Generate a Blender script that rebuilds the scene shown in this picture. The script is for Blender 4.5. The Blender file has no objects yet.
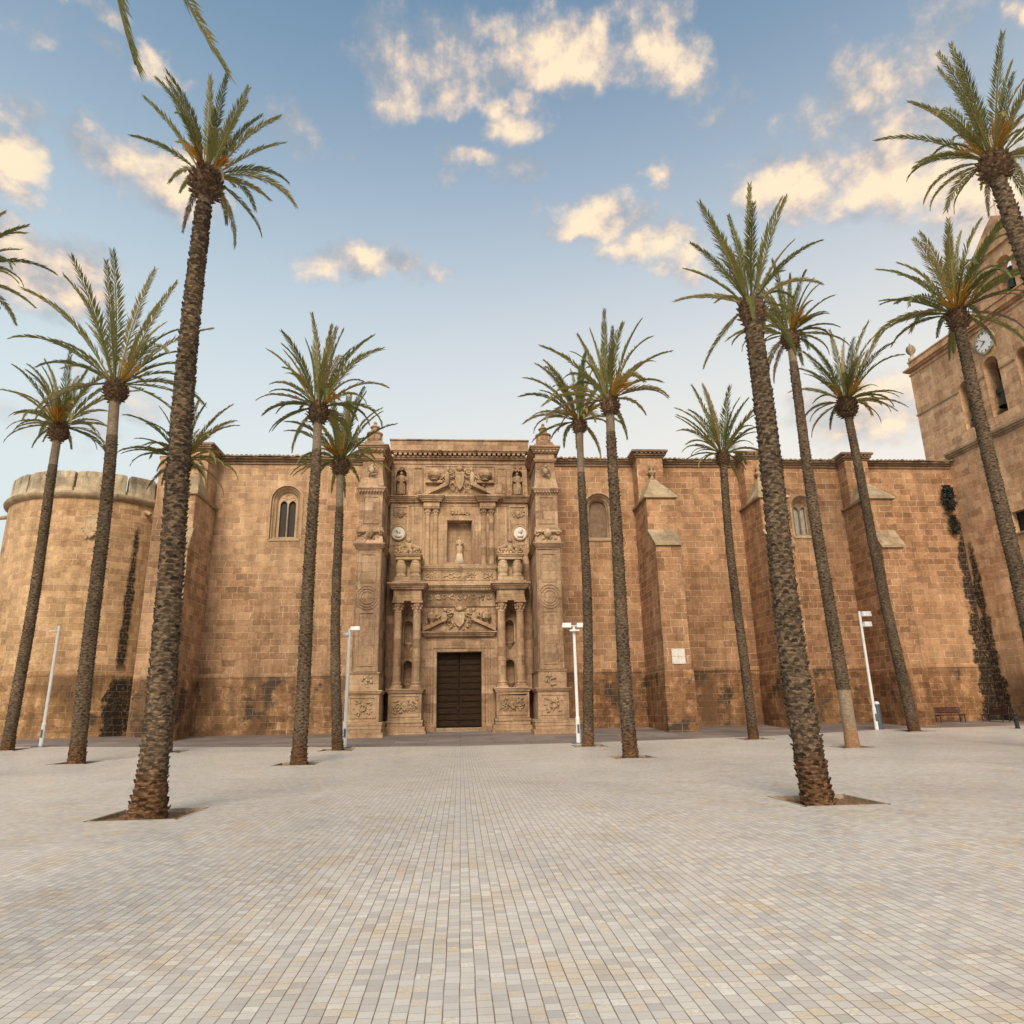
import bpy, bmesh, math, random
from mathutils import Vector, Matrix, noise

S = bpy.context.scene
COL = S.collection
PI = math.pi
R = math.radians

# ------------------------------------------------------------------ camera
EYE = 1.6
PITCH, YAW, ROLL, FPX = 0.275728, 0.0750234, -0.0184433, 707.66
cam = bpy.data.cameras.new('camera')
cam.sensor_width = 36.0
cam.lens = FPX * 36.0 / 1024.0
cam.clip_start, cam.clip_end = 0.1, 3000
camo = bpy.data.objects.new('camera', cam)
COL.objects.link(camo)
f_ = Vector((math.sin(YAW)*math.cos(PITCH), math.cos(YAW)*math.cos(PITCH), math.sin(PITCH)))
r_ = Vector((math.cos(YAW), -math.sin(YAW), 0))
u_ = r_.cross(f_)
r2 = math.cos(ROLL)*r_ + math.sin(ROLL)*u_
u2 = -math.sin(ROLL)*r_ + math.cos(ROLL)*u_
m = Matrix((( r2.x, u2.x, -f_.x, 0), (r2.y, u2.y, -f_.y, 0), (r2.z, u2.z, -f_.z, EYE), (0, 0, 0, 1)))
camo.matrix_world = m
S.camera = camo

# ------------------------------------------------------------------ exposure
S.view_settings.view_transform = 'Standard'
S.view_settings.look = 'None'
S.view_settings.gamma = 1.0
S.view_settings.use_curve_mapping = False
S.view_settings.exposure = 0.3

# ------------------------------------------------------------------ node helpers
def N(nt, t, ins=None, **props):
    n = nt.nodes.new(t)
    for k, v in props.items():
        setattr(n, k, v)
    for k, v in (ins or {}).items():
        s = n.inputs[k]
        if isinstance(v, bpy.types.NodeSocket):
            nt.links.new(v, s)
        else:
            s.default_value = v
    return n

def M_(nt, op, a, b=0.0, c=None, clamp=False):
    ins = {0: a, 1: b}
    if c is not None: ins[2] = c
    n = N(nt, 'ShaderNodeMath', ins, operation=op)
    n.use_clamp = clamp
    return n.outputs[0]

def mapr(nt, v, a, b, c=0.0, d=1.0, smooth=True):
    n = N(nt, 'ShaderNodeMapRange', {'Value': v, 'From Min': a, 'From Max': b, 'To Min': c, 'To Max': d})
    if smooth: n.interpolation_type = 'SMOOTHSTEP'
    return n.outputs[0]

def mixc(nt, f, a, b, blend='MIX'):
    n = nt.nodes.new('ShaderNodeMix'); n.data_type = 'RGBA'; n.blend_type = blend
    for i, v in ((0, f), (6, a), (7, b)):
        if isinstance(v, bpy.types.NodeSocket): nt.links.new(v, n.inputs[i])
        else: n.inputs[i].default_value = (v if i == 0 else (*v, 1))
    return n.outputs[2]

def nz(nt, vec, scale, detail=4, rough=.55, dim='3D'):
    n = N(nt, 'ShaderNodeTexNoise', {'Vector': vec, 'Scale': scale, 'Detail': detail, 'Roughness': rough})
    return n.outputs['Fac']

def ramp(nt, f, stops, interp='LINEAR'):
    n = N(nt, 'ShaderNodeValToRGB', {'Fac': f})
    cr = n.color_ramp; cr.interpolation = interp
    while len(cr.elements) < len(stops): cr.elements.new(.5)
    for e, (p, c) in zip(cr.elements, stops):
        e.position = p; e.color = (*c, 1)
    return n.outputs['Color']

# ------------------------------------------------------------------ sky
SUN_EL, SUN_AZ = R(37), R(192)          # azimuth clockwise from +Y: low behind the camera on the right
w = bpy.data.worlds.new('World'); S.world = w; w.use_nodes = True
nt = w.node_tree; nt.nodes.clear()
sky = N(nt, 'ShaderNodeTexSky', sky_type='NISHITA')
sky.sun_disc = False; sky.sun_elevation = SUN_EL; sky.sun_rotation = SUN_AZ
sky.air_density = 1.0; sky.dust_density = 2.5; sky.ozone_density = 1.5; sky.altitude = 20
tc = N(nt, 'ShaderNodeTexCoord')
nrm = N(nt, 'ShaderNodeVectorMath', {0: tc.outputs['Generated']}, operation='NORMALIZE').outputs[0]
sep = N(nt, 'ShaderNodeSeparateXYZ', {0: nrm})
el = M_(nt, 'ARCSINE', sep.outputs['Z'])
az = M_(nt, 'ARCTAN2', sep.outputs['X'], sep.outputs['Y'])
# centre azimuth, elevation, half widths, density, brightness of every cloud
CLOUDS = [(0.184, 0.838, 0.125, 0.041, 1.0, 1), (-0.021, 0.841, 0.150, 0.044, 0.85, 0.38), (-0.081, 0.802, 0.083, 0.023, 0.7, 0.8), (0.088, 0.784, 0.059, 0.03, 0.95, 1), (0.363, 0.832, 0.055, 0.05, 0.95, 0.7), (0.331, 0.876, 0.076, 0.016, 0.55, 0.4), (0.001, 0.737, 0.058, 0.013, 0.7, 0.8), (0.092, 0.723, 0.047, 0.027, 0.55, 0.25), (0.335, 0.709, 0.035, 0.013, 0.75, 0.7), (0.229, 0.657, 0.08, 0.026, 0.95, 1), (0.318, 0.621, 0.082, 0.029, 0.95, 1), (-0.199, 0.594, 0.071, 0.024, 0.85, 0.85), (-0.09, 0.608, 0.071, 0.019, 0.75, 0.3), (-0.631, 0.612, 0.054, 0.035, 0.95, 1), (-0.473, 0.658, 0.106, 0.037, 0.9, 0.75), (-0.466, 0.763, 0.043, 0.017, 0.8, 0.7), (-0.274, 0.742, 0.072, 0.031, 0.5, 0.2), (-0.571, 0.512, 0.072, 0.043, 1.0, 0.5), (-0.641, 0.756, 0.078, 0.022, 0.5, 0.2), (-0.569, 0.787, 0.039, 0.011, 0.55, 0.6), (0.535, 0.648, 0.092, 0.039, 0.95, 1), (0.671, 0.631, 0.077, 0.048, 1.0, 1), (0.767, 0.568, 0.083, 0.055, 1.0, 1), (0.648, 0.722, 0.10, 0.048, 0.7, 0.38), (0.729, 0.756, 0.075, 0.031, 0.5, 0.3), (0.83, 0.724, 0.028, 0.015, 0.9, 1), (0.596, 0.366, 0.117, 0.043, 0.7, 1), (-0.528, 0.349, 0.065, 0.03, 0.5, 0.6), (-0.445, 0.4, 0.073, 0.036, 0.45, 0.3), (0.435, 0.755, 0.088, 0.031, 0.35, 0.2), (-0.628, 0.657, 0.031, 0.019, 0.5, 0.8)]
ae0 = N(nt, 'ShaderNodeCombineXYZ', {0: az, 1: el, 2: 0.0}).outputs[0]
stretch = N(nt, 'ShaderNodeVectorMath', {0: ae0, 1: (1.0, 1.35, 1.0)}, operation='MULTIPLY').outputs[0]
wn = N(nt, 'ShaderNodeTexNoise', {'Vector': stretch, 'Scale': 11.0, 'Detail': 5.0, 'Roughness': .55})
warp = N(nt, 'ShaderNodeVectorMath', {0: wn.outputs['Color'], 1: (.5, .5, .5)}, operation='SUBTRACT').outputs[0]
warp = N(nt, 'ShaderNodeVectorMath', {0: warp, 1: (.19, .10, 0)}, operation='MULTIPLY').outputs[0]
ae = N(nt, 'ShaderNodeVectorMath', {0: ae0, 1: warp}, operation='ADD').outputs[0]
dens = None; lit = None
for a, e, ra, re, s, b in CLOUDS:
    d = N(nt, 'ShaderNodeVectorMath', {0: ae, 1: (a, e, 0)}, operation='SUBTRACT').outputs[0]
    d = N(nt, 'ShaderNodeVectorMath', {0: d, 1: (1/(ra*1.45), 1/(re*1.5), 0)}, operation='MULTIPLY').outputs[0]
    l = N(nt, 'ShaderNodeVectorMath', {0: d}, operation='LENGTH').outputs['Value']
    v = mapr(nt, l, 1.25, 0.15, 0.0, s)
    dens = v if dens is None else M_(nt, 'MAXIMUM', dens, v)
    v2 = M_(nt, 'MULTIPLY', v, b)
    lit = v2 if lit is None else M_(nt, 'MAXIMUM', lit, v2)
cn = nz(nt, stretch, 10.0, 9, .6)
cn2 = nz(nt, N(nt, 'ShaderNodeVectorMath', {0: stretch, 1: (.012, .03, 0.0)}, operation='ADD').outputs[0], 10.0, 9, .6)
den = M_(nt, 'MULTIPLY_ADD', M_(nt, 'SUBTRACT', cn, .5), 1.9, dens)
alpha = M_(nt, 'MULTIPLY', mapr(nt, den, .10, 1.02), mapr(nt, dens, .02, .35))
shade = M_(nt, 'MULTIPLY_ADD', M_(nt, 'SUBTRACT', cn, cn2), 3.6, M_(nt, 'MULTIPLY', lit, .88))
ccol = ramp(nt, shade, [(0.0, (.31, .335, .37)), (.32, (.45, .42, .41)), (.62, (.68, .55, .45)), (.98, (.88, .71, .50))])
skyc = mixc(nt, 1.0, sky.outputs[0], (.185, .203, .174), 'MULTIPLY')
hz = mapr(nt, sep.outputs['Z'], 0.26, .84, 1.0, 0.0)
hazecol = ramp(nt, mapr(nt, az, -.75, .75), [(0.0, (.60, .665, .675)), (.5, (.685, .68, .65)), (1.0, (.76, .71, .635))])
skyc = mixc(nt, M_(nt, 'MULTIPLY', hz, .96), skyc, hazecol)
skyc = mixc(nt, M_(nt, 'MULTIPLY', alpha, .95), skyc, ccol)
bg = N(nt, 'ShaderNodeBackground', {'Color': skyc, 'Strength': 1.0})
out = N(nt, 'ShaderNodeOutputWorld', {'Surface': bg.outputs[0]})

# ------------------------------------------------------------------ sun
sl = bpy.data.lights.new('sun', 'SUN')
sl.energy = 2.5; sl.angle = R(26); sl.color = (1.0, .86, .70)
so = bpy.data.objects.new('sun', sl); COL.objects.link(so)
sd = Vector((math.sin(SUN_AZ)*math.cos(SUN_EL), math.cos(SUN_AZ)*math.cos(SUN_EL), math.sin(SUN_EL)))
so.rotation_euler = (-sd).to_track_quat('-Z', 'Y').to_euler()
so.location = (20, -30, 40)

# ------------------------------------------------------------------ mesh helpers
class MB:
    """collects faces with metre-scaled UVs and links them as ONE mesh object"""
    def __init__(s):
        s.v = []; s.f = []; s.uv = []
    def face(s, pts, uv=None):
        i = len(s.v); pts = [Vector(p) for p in pts]
        s.v += pts; s.f.append(tuple(range(i, i+len(pts))))
        if uv is None:
            n = Vector((0, 0, 0))
            for k in range(len(pts)):
                a, b = pts[k], pts[(k+1) % len(pts)]
                n += Vector(((a.y-b.y)*(a.z+b.z), (a.z-b.z)*(a.x+b.x), (a.x-b.x)*(a.y+b.y)))
            if n.length < 1e-12: n = Vector((0, 0, 1))
            n.normalize()
            if abs(n.z) > .8: uv = [(p.x, p.y) for p in pts]
            else:
                t = Vector((-n.y, n.x, 0)).normalized()
                if t.x < -1e-4 or (abs(t.x) <= 1e-4 and t.y < 0): t = -t
                uv = [(p.dot(t), p.z) for p in pts]
        s.uv.append(uv)
    def grid(s, rows, closed=False, uvs=None):
        """rows: list of equal-length lists of points, shared vertices"""
        base = len(s.v); n = len(rows[0])
        for r in rows: s.v += [Vector(p) for p in r]
        for i in range(len(rows)-1):
            for j in range(n if closed else n-1):
                k = (j+1) % n
                s.f.append((base+i*n+j, base+i*n+k, base+(i+1)*n+k, base+(i+1)*n+j))
                if uvs: s.uv.append([uvs(i, j), uvs(i, j+1), uvs(i+1, j+1), uvs(i+1, j)])
                else: s.uv.append([(rows[a][b][0]+rows[a][b][1], rows[a][b][2]) for a, b in ((i, j), (i, k), (i+1, k), (i+1, j))])
    def box(s, x0, x1, y0, y1, z0, z1, M=None):
        c = [(x0, y0, z0), (x1, y0, z0), (x1, y1, z0), (x0, y1, z0), (x0, y0, z1), (x1, y0, z1), (x1, y1, z1), (x0, y1, z1)]
        if M: c = [M(*p) for p in c]
        for q in ((0, 1, 5, 4), (1, 2, 6, 5), (2, 3, 7, 6), (3, 0, 4, 7), (4, 5, 6, 7), (3, 2, 1, 0)):
            s.face([c[i] for i in q])
    def hexa(s, bottom, top):
        """frustum between two 4-point loops"""
        for i in range(4):
            j = (i+1) % 4
            s.face([bottom[i], bottom[j], top[j], top[i]])
        s.face(top); s.face(bottom[::-1])
    def taper(s, x0, x1, y0, y1, z0, X0, X1, Y0, Y1, z1):
        s.hexa([(x0, y0, z0), (x1, y0, z0), (x1, y1, z0), (x0, y1, z0)], [(X0, Y0, z1), (X1, Y0, z1), (X1, Y1, z1), (X0, Y1, z1)])
    def prism(s, poly, M, d0, d1):
        """poly of (a, b) extruded along depth; M(a, depth, b)"""
        s.face([M(a, d0, b) for a, b in poly])
        s.face([M(a, d1, b) for a, b in poly][::-1])
        for i in range(len(poly)):
            a, b = poly[i], poly[(i+1) % len(poly)]
            s.face([M(a[0], d0, a[1]), M(a[0], d1, a[1]), M(b[0], d1, b[1]), M(b[0], d0, b[1])])
    def tube(s, pts, rad, n=8, cap=True):
        pts = [Vector(p) for p in pts]; rows = []
        up = Vector((0, 0, 1)); 
        for i, p in enumerate(pts):
            t = (pts[min(i+1, len(pts)-1)]-pts[max(i-1, 0)]).normalized()
            a = t.cross(up if abs(t.z) < .95 else Vector((1, 0, 0))).normalized(); b = a.cross(t).normalized()
            r = rad(i/(len(pts)-1)) if callable(rad) else rad
            rows.append([p + r*(math.cos(2*PI*k/n)*a+math.sin(2*PI*k/n)*b) for k in range(n)])
        s.grid(rows, closed=True)
        if cap: s.face(rows[0]); s.face(rows[-1])
    def lathe(s, o, prof, n=16, sx=1, sy=1, a0=0, a1=2*PI):
        o = Vector(o); full = abs(a1-a0-2*PI) < 1e-6
        m_ = n if full else n+1
        rows = [[o + Vector((sx*r*math.cos(a0+(a1-a0)*k/n), sy*r*math.sin(a0+(a1-a0)*k/n), z)) for k in range(m_)] for r, z in prof]
        s.grid(rows, closed=full)
        if prof[-1][0] > .005 and full: s.face(rows[-1])
    def blob(s, c, rx, ry, rz, n=8, m=5, jit=0, rnd=None):
        c = Vector(c); rows = []
        for i in range(m+1):
            th = PI*i/m; row = []
            for k in range(n):
                q = 1 + (rnd.uniform(-jit, jit) if rnd and 0 < i < m else 0)
                row.append(c+Vector((rx*q*math.sin(th)*math.cos(2*PI*k/n), ry*q*math.sin(th)*math.sin(2*PI*k/n), rz*q*math.cos(th))))
            rows.append(row)
        s.grid(rows, closed=True)
    def build(s, name, mat, parent=None, smooth=False, bevel=0, fixn=True):
        me = bpy.data.meshes.new(name)
        o = Vector((0, 0, 0))
        p = parent
        while p is not None:
            o += p.location; p = p.parent
        me.from_pydata([v-o for v in s.v], [], s.f)
        ul = me.uv_layers.new(name='UVMap')
        flat = [c for u in s.uv for q in u for c in q]
        if len(flat) == 2*len(me.loops): ul.data.foreach_set('uv', flat)
        if fixn:
            bm = bmesh.new(); bm.from_mesh(me)
            bmesh.ops.remove_doubles(bm, verts=bm.verts, dist=1e-4)
            bmesh.ops.recalc_face_normals(bm, faces=bm.faces)
            bm.to_mesh(me); bm.free()
        if smooth:
            me.polygons.foreach_set('use_smooth', [True]*len(me.polygons))
        me.materials.append(mat)
        ob = bpy.data.objects.new(name, me); COL.objects.link(ob)
        if parent is not None: ob.parent = parent
        if bevel:
            b = ob.modifiers.new('bevel', 'BEVEL'); b.width = bevel; b.segments = 1; b.limit_method = 'ANGLE'; b.angle_limit = R(50)
        return ob

def tag(o, label=None, cat=None, group=None, kind=None):
    if label: o['label'] = label
    if cat: o['category'] = cat
    if group: o['group'] = group
    if kind: o['kind'] = kind
    return o

def thing(name, label, cat, loc, group=None):
    o = bpy.data.objects.new(name, None); COL.objects.link(o)
    o.location = loc; o.empty_display_size = .3
    return tag(o, label, cat, group)

def zg(y):                                # the square rises gently towards the church
    return .00124*max(0.0, min(y, 46.0)-24.0)**2

# ------------------------------------------------------------------ materials
def newmat(name):
    m = bpy.data.materials.new(name); m.use_nodes = True
    nt = m.node_tree; nt.nodes.clear()
    b = nt.nodes.new('ShaderNodeBsdfPrincipled'); o = nt.nodes.new('ShaderNodeOutputMaterial')
    nt.links.new(b.outputs[0], o.inputs[0])
    return m, nt, b

def setc(nt, b, name, v):
    if isinstance(v, bpy.types.NodeSocket): nt.links.new(v, b.inputs[name])
    elif name == 'Base Color': b.inputs[name].default_value = (*v, 1)
    else: b.inputs[name].default_value = v

def bump(nt, b, h, strength, dist):
    n = N(nt, 'ShaderNodeBump', {'Height': h, 'Strength': strength, 'Distance': dist})
    nt.links.new(n.outputs[0], b.inputs['Normal'])

def simple(name, col, rough=.6, metal=0, nscale=8, amt=.25, bs=0.2):
    m, nt, b = newmat(name)
    g = N(nt, 'ShaderNodeNewGeometry')
    n1 = nz(nt, g.outputs['Position'], nscale, 5)
    c = mixc(nt, 1.0, col, ramp(nt, n1, [(.25, (1-amt,)*3), (.75, (1+amt,)*3)]), 'MULTIPLY')
    setc(nt, b, 'Base Color', c); setc(nt, b, 'Roughness', rough); setc(nt, b, 'Metallic', metal)
    bump(nt, b, n1, bs, .02)
    return m

def stone(name, stops, mort, row=.42, bw=.72, ms=.019, base_z=None, streaks=(), pale=(.61, .425, .258), pale_amt=.5,
          grime=.35, bumpd=.03, redx=None, topdark=None, mortar_amt=.8, base_soft=.5):
    m, nt, b = newmat(name)
    uv = N(nt, 'ShaderNodeUVMap').outputs[0]
    g = N(nt, 'ShaderNodeNewGeometry'); P = g.outputs['Position']
    sp = N(nt, 'ShaderNodeSeparateXYZ', {0: P})
    su = N(nt, 'ShaderNodeSeparateXYZ', {0: uv})
    wob = nz(nt, P, .9, 3)
    v = M_(nt, 'MULTIPLY_ADD', M_(nt, 'SUBTRACT', wob, .5), .035, su.outputs['Y'])
    ri = M_(nt, 'FLOOR', M_(nt, 'DIVIDE', v, row))
    rr = N(nt, 'ShaderNodeTexWhiteNoise', {'W': ri}, noise_dimensions='1D').outputs['Value']
    uu = M_(nt, 'ADD', M_(nt, 'MULTIPLY', su.outputs['X'], M_(nt, 'MULTIPLY_ADD', rr, .7, .7)), M_(nt, 'MULTIPLY', rr, 37.7))
    uu = M_(nt, 'MULTIPLY_ADD', M_(nt, 'SUBTRACT', nz(nt, P, .45, 2), .5), .5, uu)
    bv = N(nt, 'ShaderNodeCombineXYZ', {0: uu, 1: v, 2: 0.0}).outputs[0]
    br = N(nt, 'ShaderNodeTexBrick', {'Vector': bv, 'Color1': (0, 0, 0, 1), 'Color2': (1, 1, 1, 1), 'Mortar': (.5, .5, .5, 1), 'Scale': 1.0,
           'Mortar Size': ms, 'Mortar Smooth': .35, 'Bias': 0.0, 'Brick Width': bw, 'Row Height': row}, offset=0.0, squash=1.0)
    tone = N(nt, 'ShaderNodeSeparateColor', {0: br.outputs['Color']}).outputs[0]
    n0 = nz(nt, P, .16, 4, .6)
    n1 = nz(nt, P, .8, 6, .62)
    n2 = nz(nt, P, 5.0, 6, .65)
    n3 = nz(nt, P, 28.0, 3, .6)
    t2 = M_(nt, 'MULTIPLY_ADD', M_(nt, 'SUBTRACT', n2, .5), 1.15, M_(nt, 'MULTIPLY_ADD', tone, .50, .25))
    c = ramp(nt, t2, stops)
    c = mixc(nt, M_(nt, 'MULTIPLY', mapr(nt, n0, .42, .68), pale_amt), c, pale)
    if redx:
        c = mixc(nt, M_(nt, 'MULTIPLY', mapr(nt, sp.outputs['X'], redx[0], redx[1]), .8), c, mixc(nt, 1.0, c, (.88, .77, .71), 'MULTIPLY'))
    mk = M_(nt, 'MULTIPLY', M_(nt, 'MULTIPLY', br.outputs['Fac'], mapr(nt, nz(nt, P, 2.3, 5, .65), .34, .56)), mortar_amt)
    dk = M_(nt, 'MULTIPLY', br.outputs['Fac'], .55)
    c = mixc(nt, dk, c, mixc(nt, 1.0, c, (.62, .56, .50), 'MULTIPLY'))
    c = mixc(nt, mk, c, mort)
    c = mixc(nt, 1.0, c, ramp(nt, n1, [(.25, (.66, .63, .60)), (.7, (1.14, 1.14, 1.14))]), 'MULTIPLY')
    c = mixc(nt, 1.0, c, ramp(nt, n3, [(.3, (.74, .73, .72)), (.7, (1.18, 1.18, 1.18))]), 'MULTIPLY')
    pit = mapr(nt, nz(nt, P, 11.0, 5, .7), .60, .70)
    c = mixc(nt, M_(nt, 'MULTIPLY', pit, .55), c, mixc(nt, 1.0, c, (.45, .40, .36), 'MULTIPLY'))
    run = nz(nt, N(nt, 'ShaderNodeVectorMath', {0: P, 1: (1.0, 1.0, .07)}, operation='MULTIPLY').outputs[0], 1.7, 6, .66)
    c = mixc(nt, 1.0, c, ramp(nt, run, [(.30, (.74, .71, .68)), (.62, (1.08, 1.08, 1.08))]), 'MULTIPLY')
    # eroded dark crust
    Pz = N(nt, 'ShaderNodeVectorMath', {0: P, 1: (1.0, 1.0, .3)}, operation='MULTIPLY').outputs[0]
    g1 = nz(nt, Pz, 1.3, 7, .7)
    c = mixc(nt, M_(nt, 'MULTIPLY', mapr(nt, g1, .56, .74), grime), c, (.10, .07, .045))
    if base_z is not None:
        zb = M_(nt, 'SUBTRACT', base_z, sp.outputs['Z'])
        inb = mapr(nt, M_(nt, 'MULTIPLY_ADD', M_(nt, 'SUBTRACT', n1, .5), base_soft, zb), -.05-.3*base_soft, .12+.3*base_soft)
        nb = nz(nt, Pz, .55, 6, .65)
        nb2 = nz(nt, P, 1.7, 6, .7)
        cb = mixc(nt, mapr(nt, nb2, .38, .52), mixc(nt, 1.0, c, (1.0, .97, .92), 'MULTIPLY'), mixc(nt, 1.0, c, (.66, .60, .53), 'MULTIPLY'))
        cb = mixc(nt, M_(nt, 'MULTIPLY', mapr(nt, nb, .46, .60), .95), cb, mixc(nt, 1.0, c, (.48, .42, .36), 'MULTIPLY'))
        cb = mixc(nt, M_(nt, 'MULTIPLY', mapr(nt, nz(nt, P, .45, 7, .68), .55, .62), .85), cb, mixc(nt, br.outputs['Fac'], (.040, .033, .027), (.20, .15, .10)))
        c = mixc(nt, inb, c, cb)
        # damp band just above the string course
        ab = M_(nt, 'MULTIPLY', mapr(nt, zb, -1.9, -.1), mapr(nt, M_(nt, 'MULTIPLY', nb, 1.0), .48, .66))
        c = mixc(nt, M_(nt, 'MULTIPLY', ab, .5), c, (.12, .075, .045))
    if topdark:
        td = M_(nt, 'MULTIPLY', mapr(nt, sp.outputs['Z'], topdark[0], topdark[1]), mapr(nt, g1, .40, .62))
        c = mixc(nt, M_(nt, 'MULTIPLY', td, .75), c, (.085, .075, .055))
    for (x, y, w0, w1, z0, z1) in streaks:
        dx = M_(nt, 'SUBTRACT', sp.outputs['X'], x); dy = M_(nt, 'SUBTRACT', sp.outputs['Y'], y)
        d = M_(nt, 'SQRT', M_(nt, 'ADD', M_(nt, 'MULTIPLY', dx, dx), M_(nt, 'MULTIPLY', dy, dy)))
        wz = mapr(nt, sp.outputs['Z'], z0, z1, w0, w1, False)
        ns = nz(nt, P, 2.6, 6, .7)
        ns2 = nz(nt, P, .7, 4, .6)
        h = M_(nt, 'SUBTRACT', M_(nt, 'MULTIPLY', wz, M_(nt, 'MULTIPLY_ADD', ns2, 2.2, M_(nt, 'MULTIPLY_ADD', ns, 1.6, -.9))), d)
        k = M_(nt, 'MULTIPLY', mapr(nt, h, -.10, .10), mapr(nt, sp.outputs['Z'], z1, z1-.8))
        k = M_(nt, 'MULTIPLY', k, mapr(nt, sp.outputs['Z'], z0-.6, z0+.2))
        c = mixc(nt, M_(nt, 'MULTIPLY', k, M_(nt, 'SUBTRACT', mapr(nt, nz(nt, P, 6.0, 4, .7), .34, .54, .60, .97), M_(nt, 'MULTIPLY', br.outputs['Fac'], .22))), c, (.014, .012, .010))
    setc(nt, b, 'Base Color', c)
    setc(nt, b, 'Roughness', .92); b.inputs['Specular IOR Level'].default_value = .2
    hgt = M_(nt, 'MULTIPLY_ADD', br.outputs['Fac'], -.6, M_(nt, 'MULTIPLY_ADD', n2, .8, M_(nt, 'MULTIPLY', n3, .35)))
    bump(nt, b, hgt, .8, bumpd)
    return m

ASH = [(.10, (.23, .130, .074)), (.5, (.42, .247, .140)), (.90, (.59, .375, .222))]
ASH_L = [(.10, (.29, .168, .088)), (.5, (.48, .292, .156)), (.90, (.65, .425, .240))]
mt_wall = stone('nave_ashlar', ASH, (.74, .56, .38), base_z=4.05, streaks=[(35.1, 45.9, .95, .25, .4, 14.5)], redx=(-6, 14), pale_amt=.38)
mt_butt = stone('buttress_ashlar', ASH, (.74, .56, .38), base_z=3.9, redx=(-6, 14), pale_amt=.3)
mt_round = stone('round_tower_ashlar', ASH_L, (.76, .58, .39), base_z=4.5, streaks=[(-22.2, 48.97, .30, .16, 5.0, 14.6), (-22.1, 49.0, .75, .9, 0.2, 4.6)], pale_amt=.35)
mt_bell = stone('bell_tower_ashlar', [(.10, (.36, .195, .105)), (.5, (.56, .33, .185)), (.90, (.72, .47, .285))], (.64, .49, .35), row=.50, bw=.85, ms=.026, mortar_amt=1.0, base_z=3.2, base_soft=2.6,
                streaks=[(35.5, 45.6, .8, .2, .4, 13.0)], pale_amt=.3)
PORT = [(.1, (.22, .135, .082)), (.5, (.39, .25, .156)), (.9, (.55, .378, .25))]
mt_port = stone('portal_stone', PORT, (.50, .36, .22), row=.55, bw=1.1, ms=.008, pale_amt=.4, grime=.95, mortar_amt=.5, bumpd=.035)
mt_orn = stone('carved_stone', [(.1, (.20, .13, .08)), (.5, (.39, .262, .16)), (.9, (.56, .41, .27))], (.5, .36, .22), row=3, bw=5, ms=.001, pale_amt=.5, grime=.75, mortar_amt=0, bumpd=.04)
mt_cap = stone('weathered_coping', [(.1, (.24, .17, .11)), (.5, (.38, .28, .18)), (.9, (.50, .39, .26))], (.4, .3, .2), row=.6, bw=1.3, ms=.008, pale_amt=.4, pale=(.46, .36, .20), grime=.85, mortar_amt=.3)
mt_crest = stone('pale_battlement_stone', [(.1, (.36, .27, .18)), (.5, (.54, .43, .29)), (.9, (.64, .53, .38))], (.5, .4, .28), row=.7, bw=1.6, ms=.01, pale_amt=.5, pale=(.62, .52, .38), grime=.9, topdark=(16.2, 17.6))
mt_eave = stone('eave_tile', [(.1, (.13, .085, .055)), (.5, (.26, .17, .11)), (.9, (.38, .27, .18))], (.3, .2, .1), row=3, bw=5, ms=.001, pale_amt=.2, grime=.7, mortar_amt=0)
mt_marble = simple('pale_marble', (.62, .56, .48), .5, 0, 6, .2)
mt_iron = simple('dark_iron', (.03, .028, .026), .5, .7)
mt_bronze = simple('bell_bronze', (.05, .055, .045), .45, .8)
mt_dark = simple('shadowed_interior', (.05, .038, .028), .9)
mt_white = simple('white_paint', (.70, .68, .65), .4, 0, 3, .12, .03)
mt_lens = simple('frosted_lens', (.70, .72, .73), .15, 0, 3, .05, .02)
mt_clock = simple('clock_enamel', (.70, .685, .65), .35, 0, 5, .05, .02)
mt_black = simple('black_paint', (.012, .012, .013), .4)
mt_glass = simple('old_window_glass', (.018, .013, .010), .7, 0, 4, .5, .4)
mt_blind = simple('walled_up_window', (.17, .105, .066), .9, 0, 3, .5, .5)
mt_glass2 = simple('pale_window_glass', (.36, .35, .31), .6, 0, 4, .3, .4)
mt_bench = simple('bench_wood', (.045, .012, .010), .5, 0, 9, .4)
mt_post = simple('grey_blue_metal', (.10, .12, .15), .45, .3)
mt_soil = simple('pit_soil', (.17, .085, .040), .95, 0, 14, .6, 1.0)
mt_pitrim = simple('pit_rim_stone', (.30, .22, .15), .85, 0, 9, .4)
mt_leafdark = simple('wall_plant_leaf', (.018, .022, .012), .7, 0, 9, .5)

def m_door():
    m, nt, b = newmat('old_door_wood')
    g = N(nt, 'ShaderNodeNewGeometry')
    Pz = N(nt, 'ShaderNodeVectorMath', {0: g.outputs['Position'], 1: (1.0, 1.0, 12.0)}, operation='MULTIPLY').outputs[0]
    n1 = nz(nt, Pz, 2.5, 7, .65)
    c = ramp(nt, n1, [(.3, (.012, .007, .004)), (.7, (.050, .027, .015))])
    b.inputs['Specular IOR Level'].default_value = .12
    setc(nt, b, 'Base Color', c); setc(nt, b, 'Roughness', .8); bump(nt, b, n1, .5, .02)
    return m
mt_door = m_door()

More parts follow.
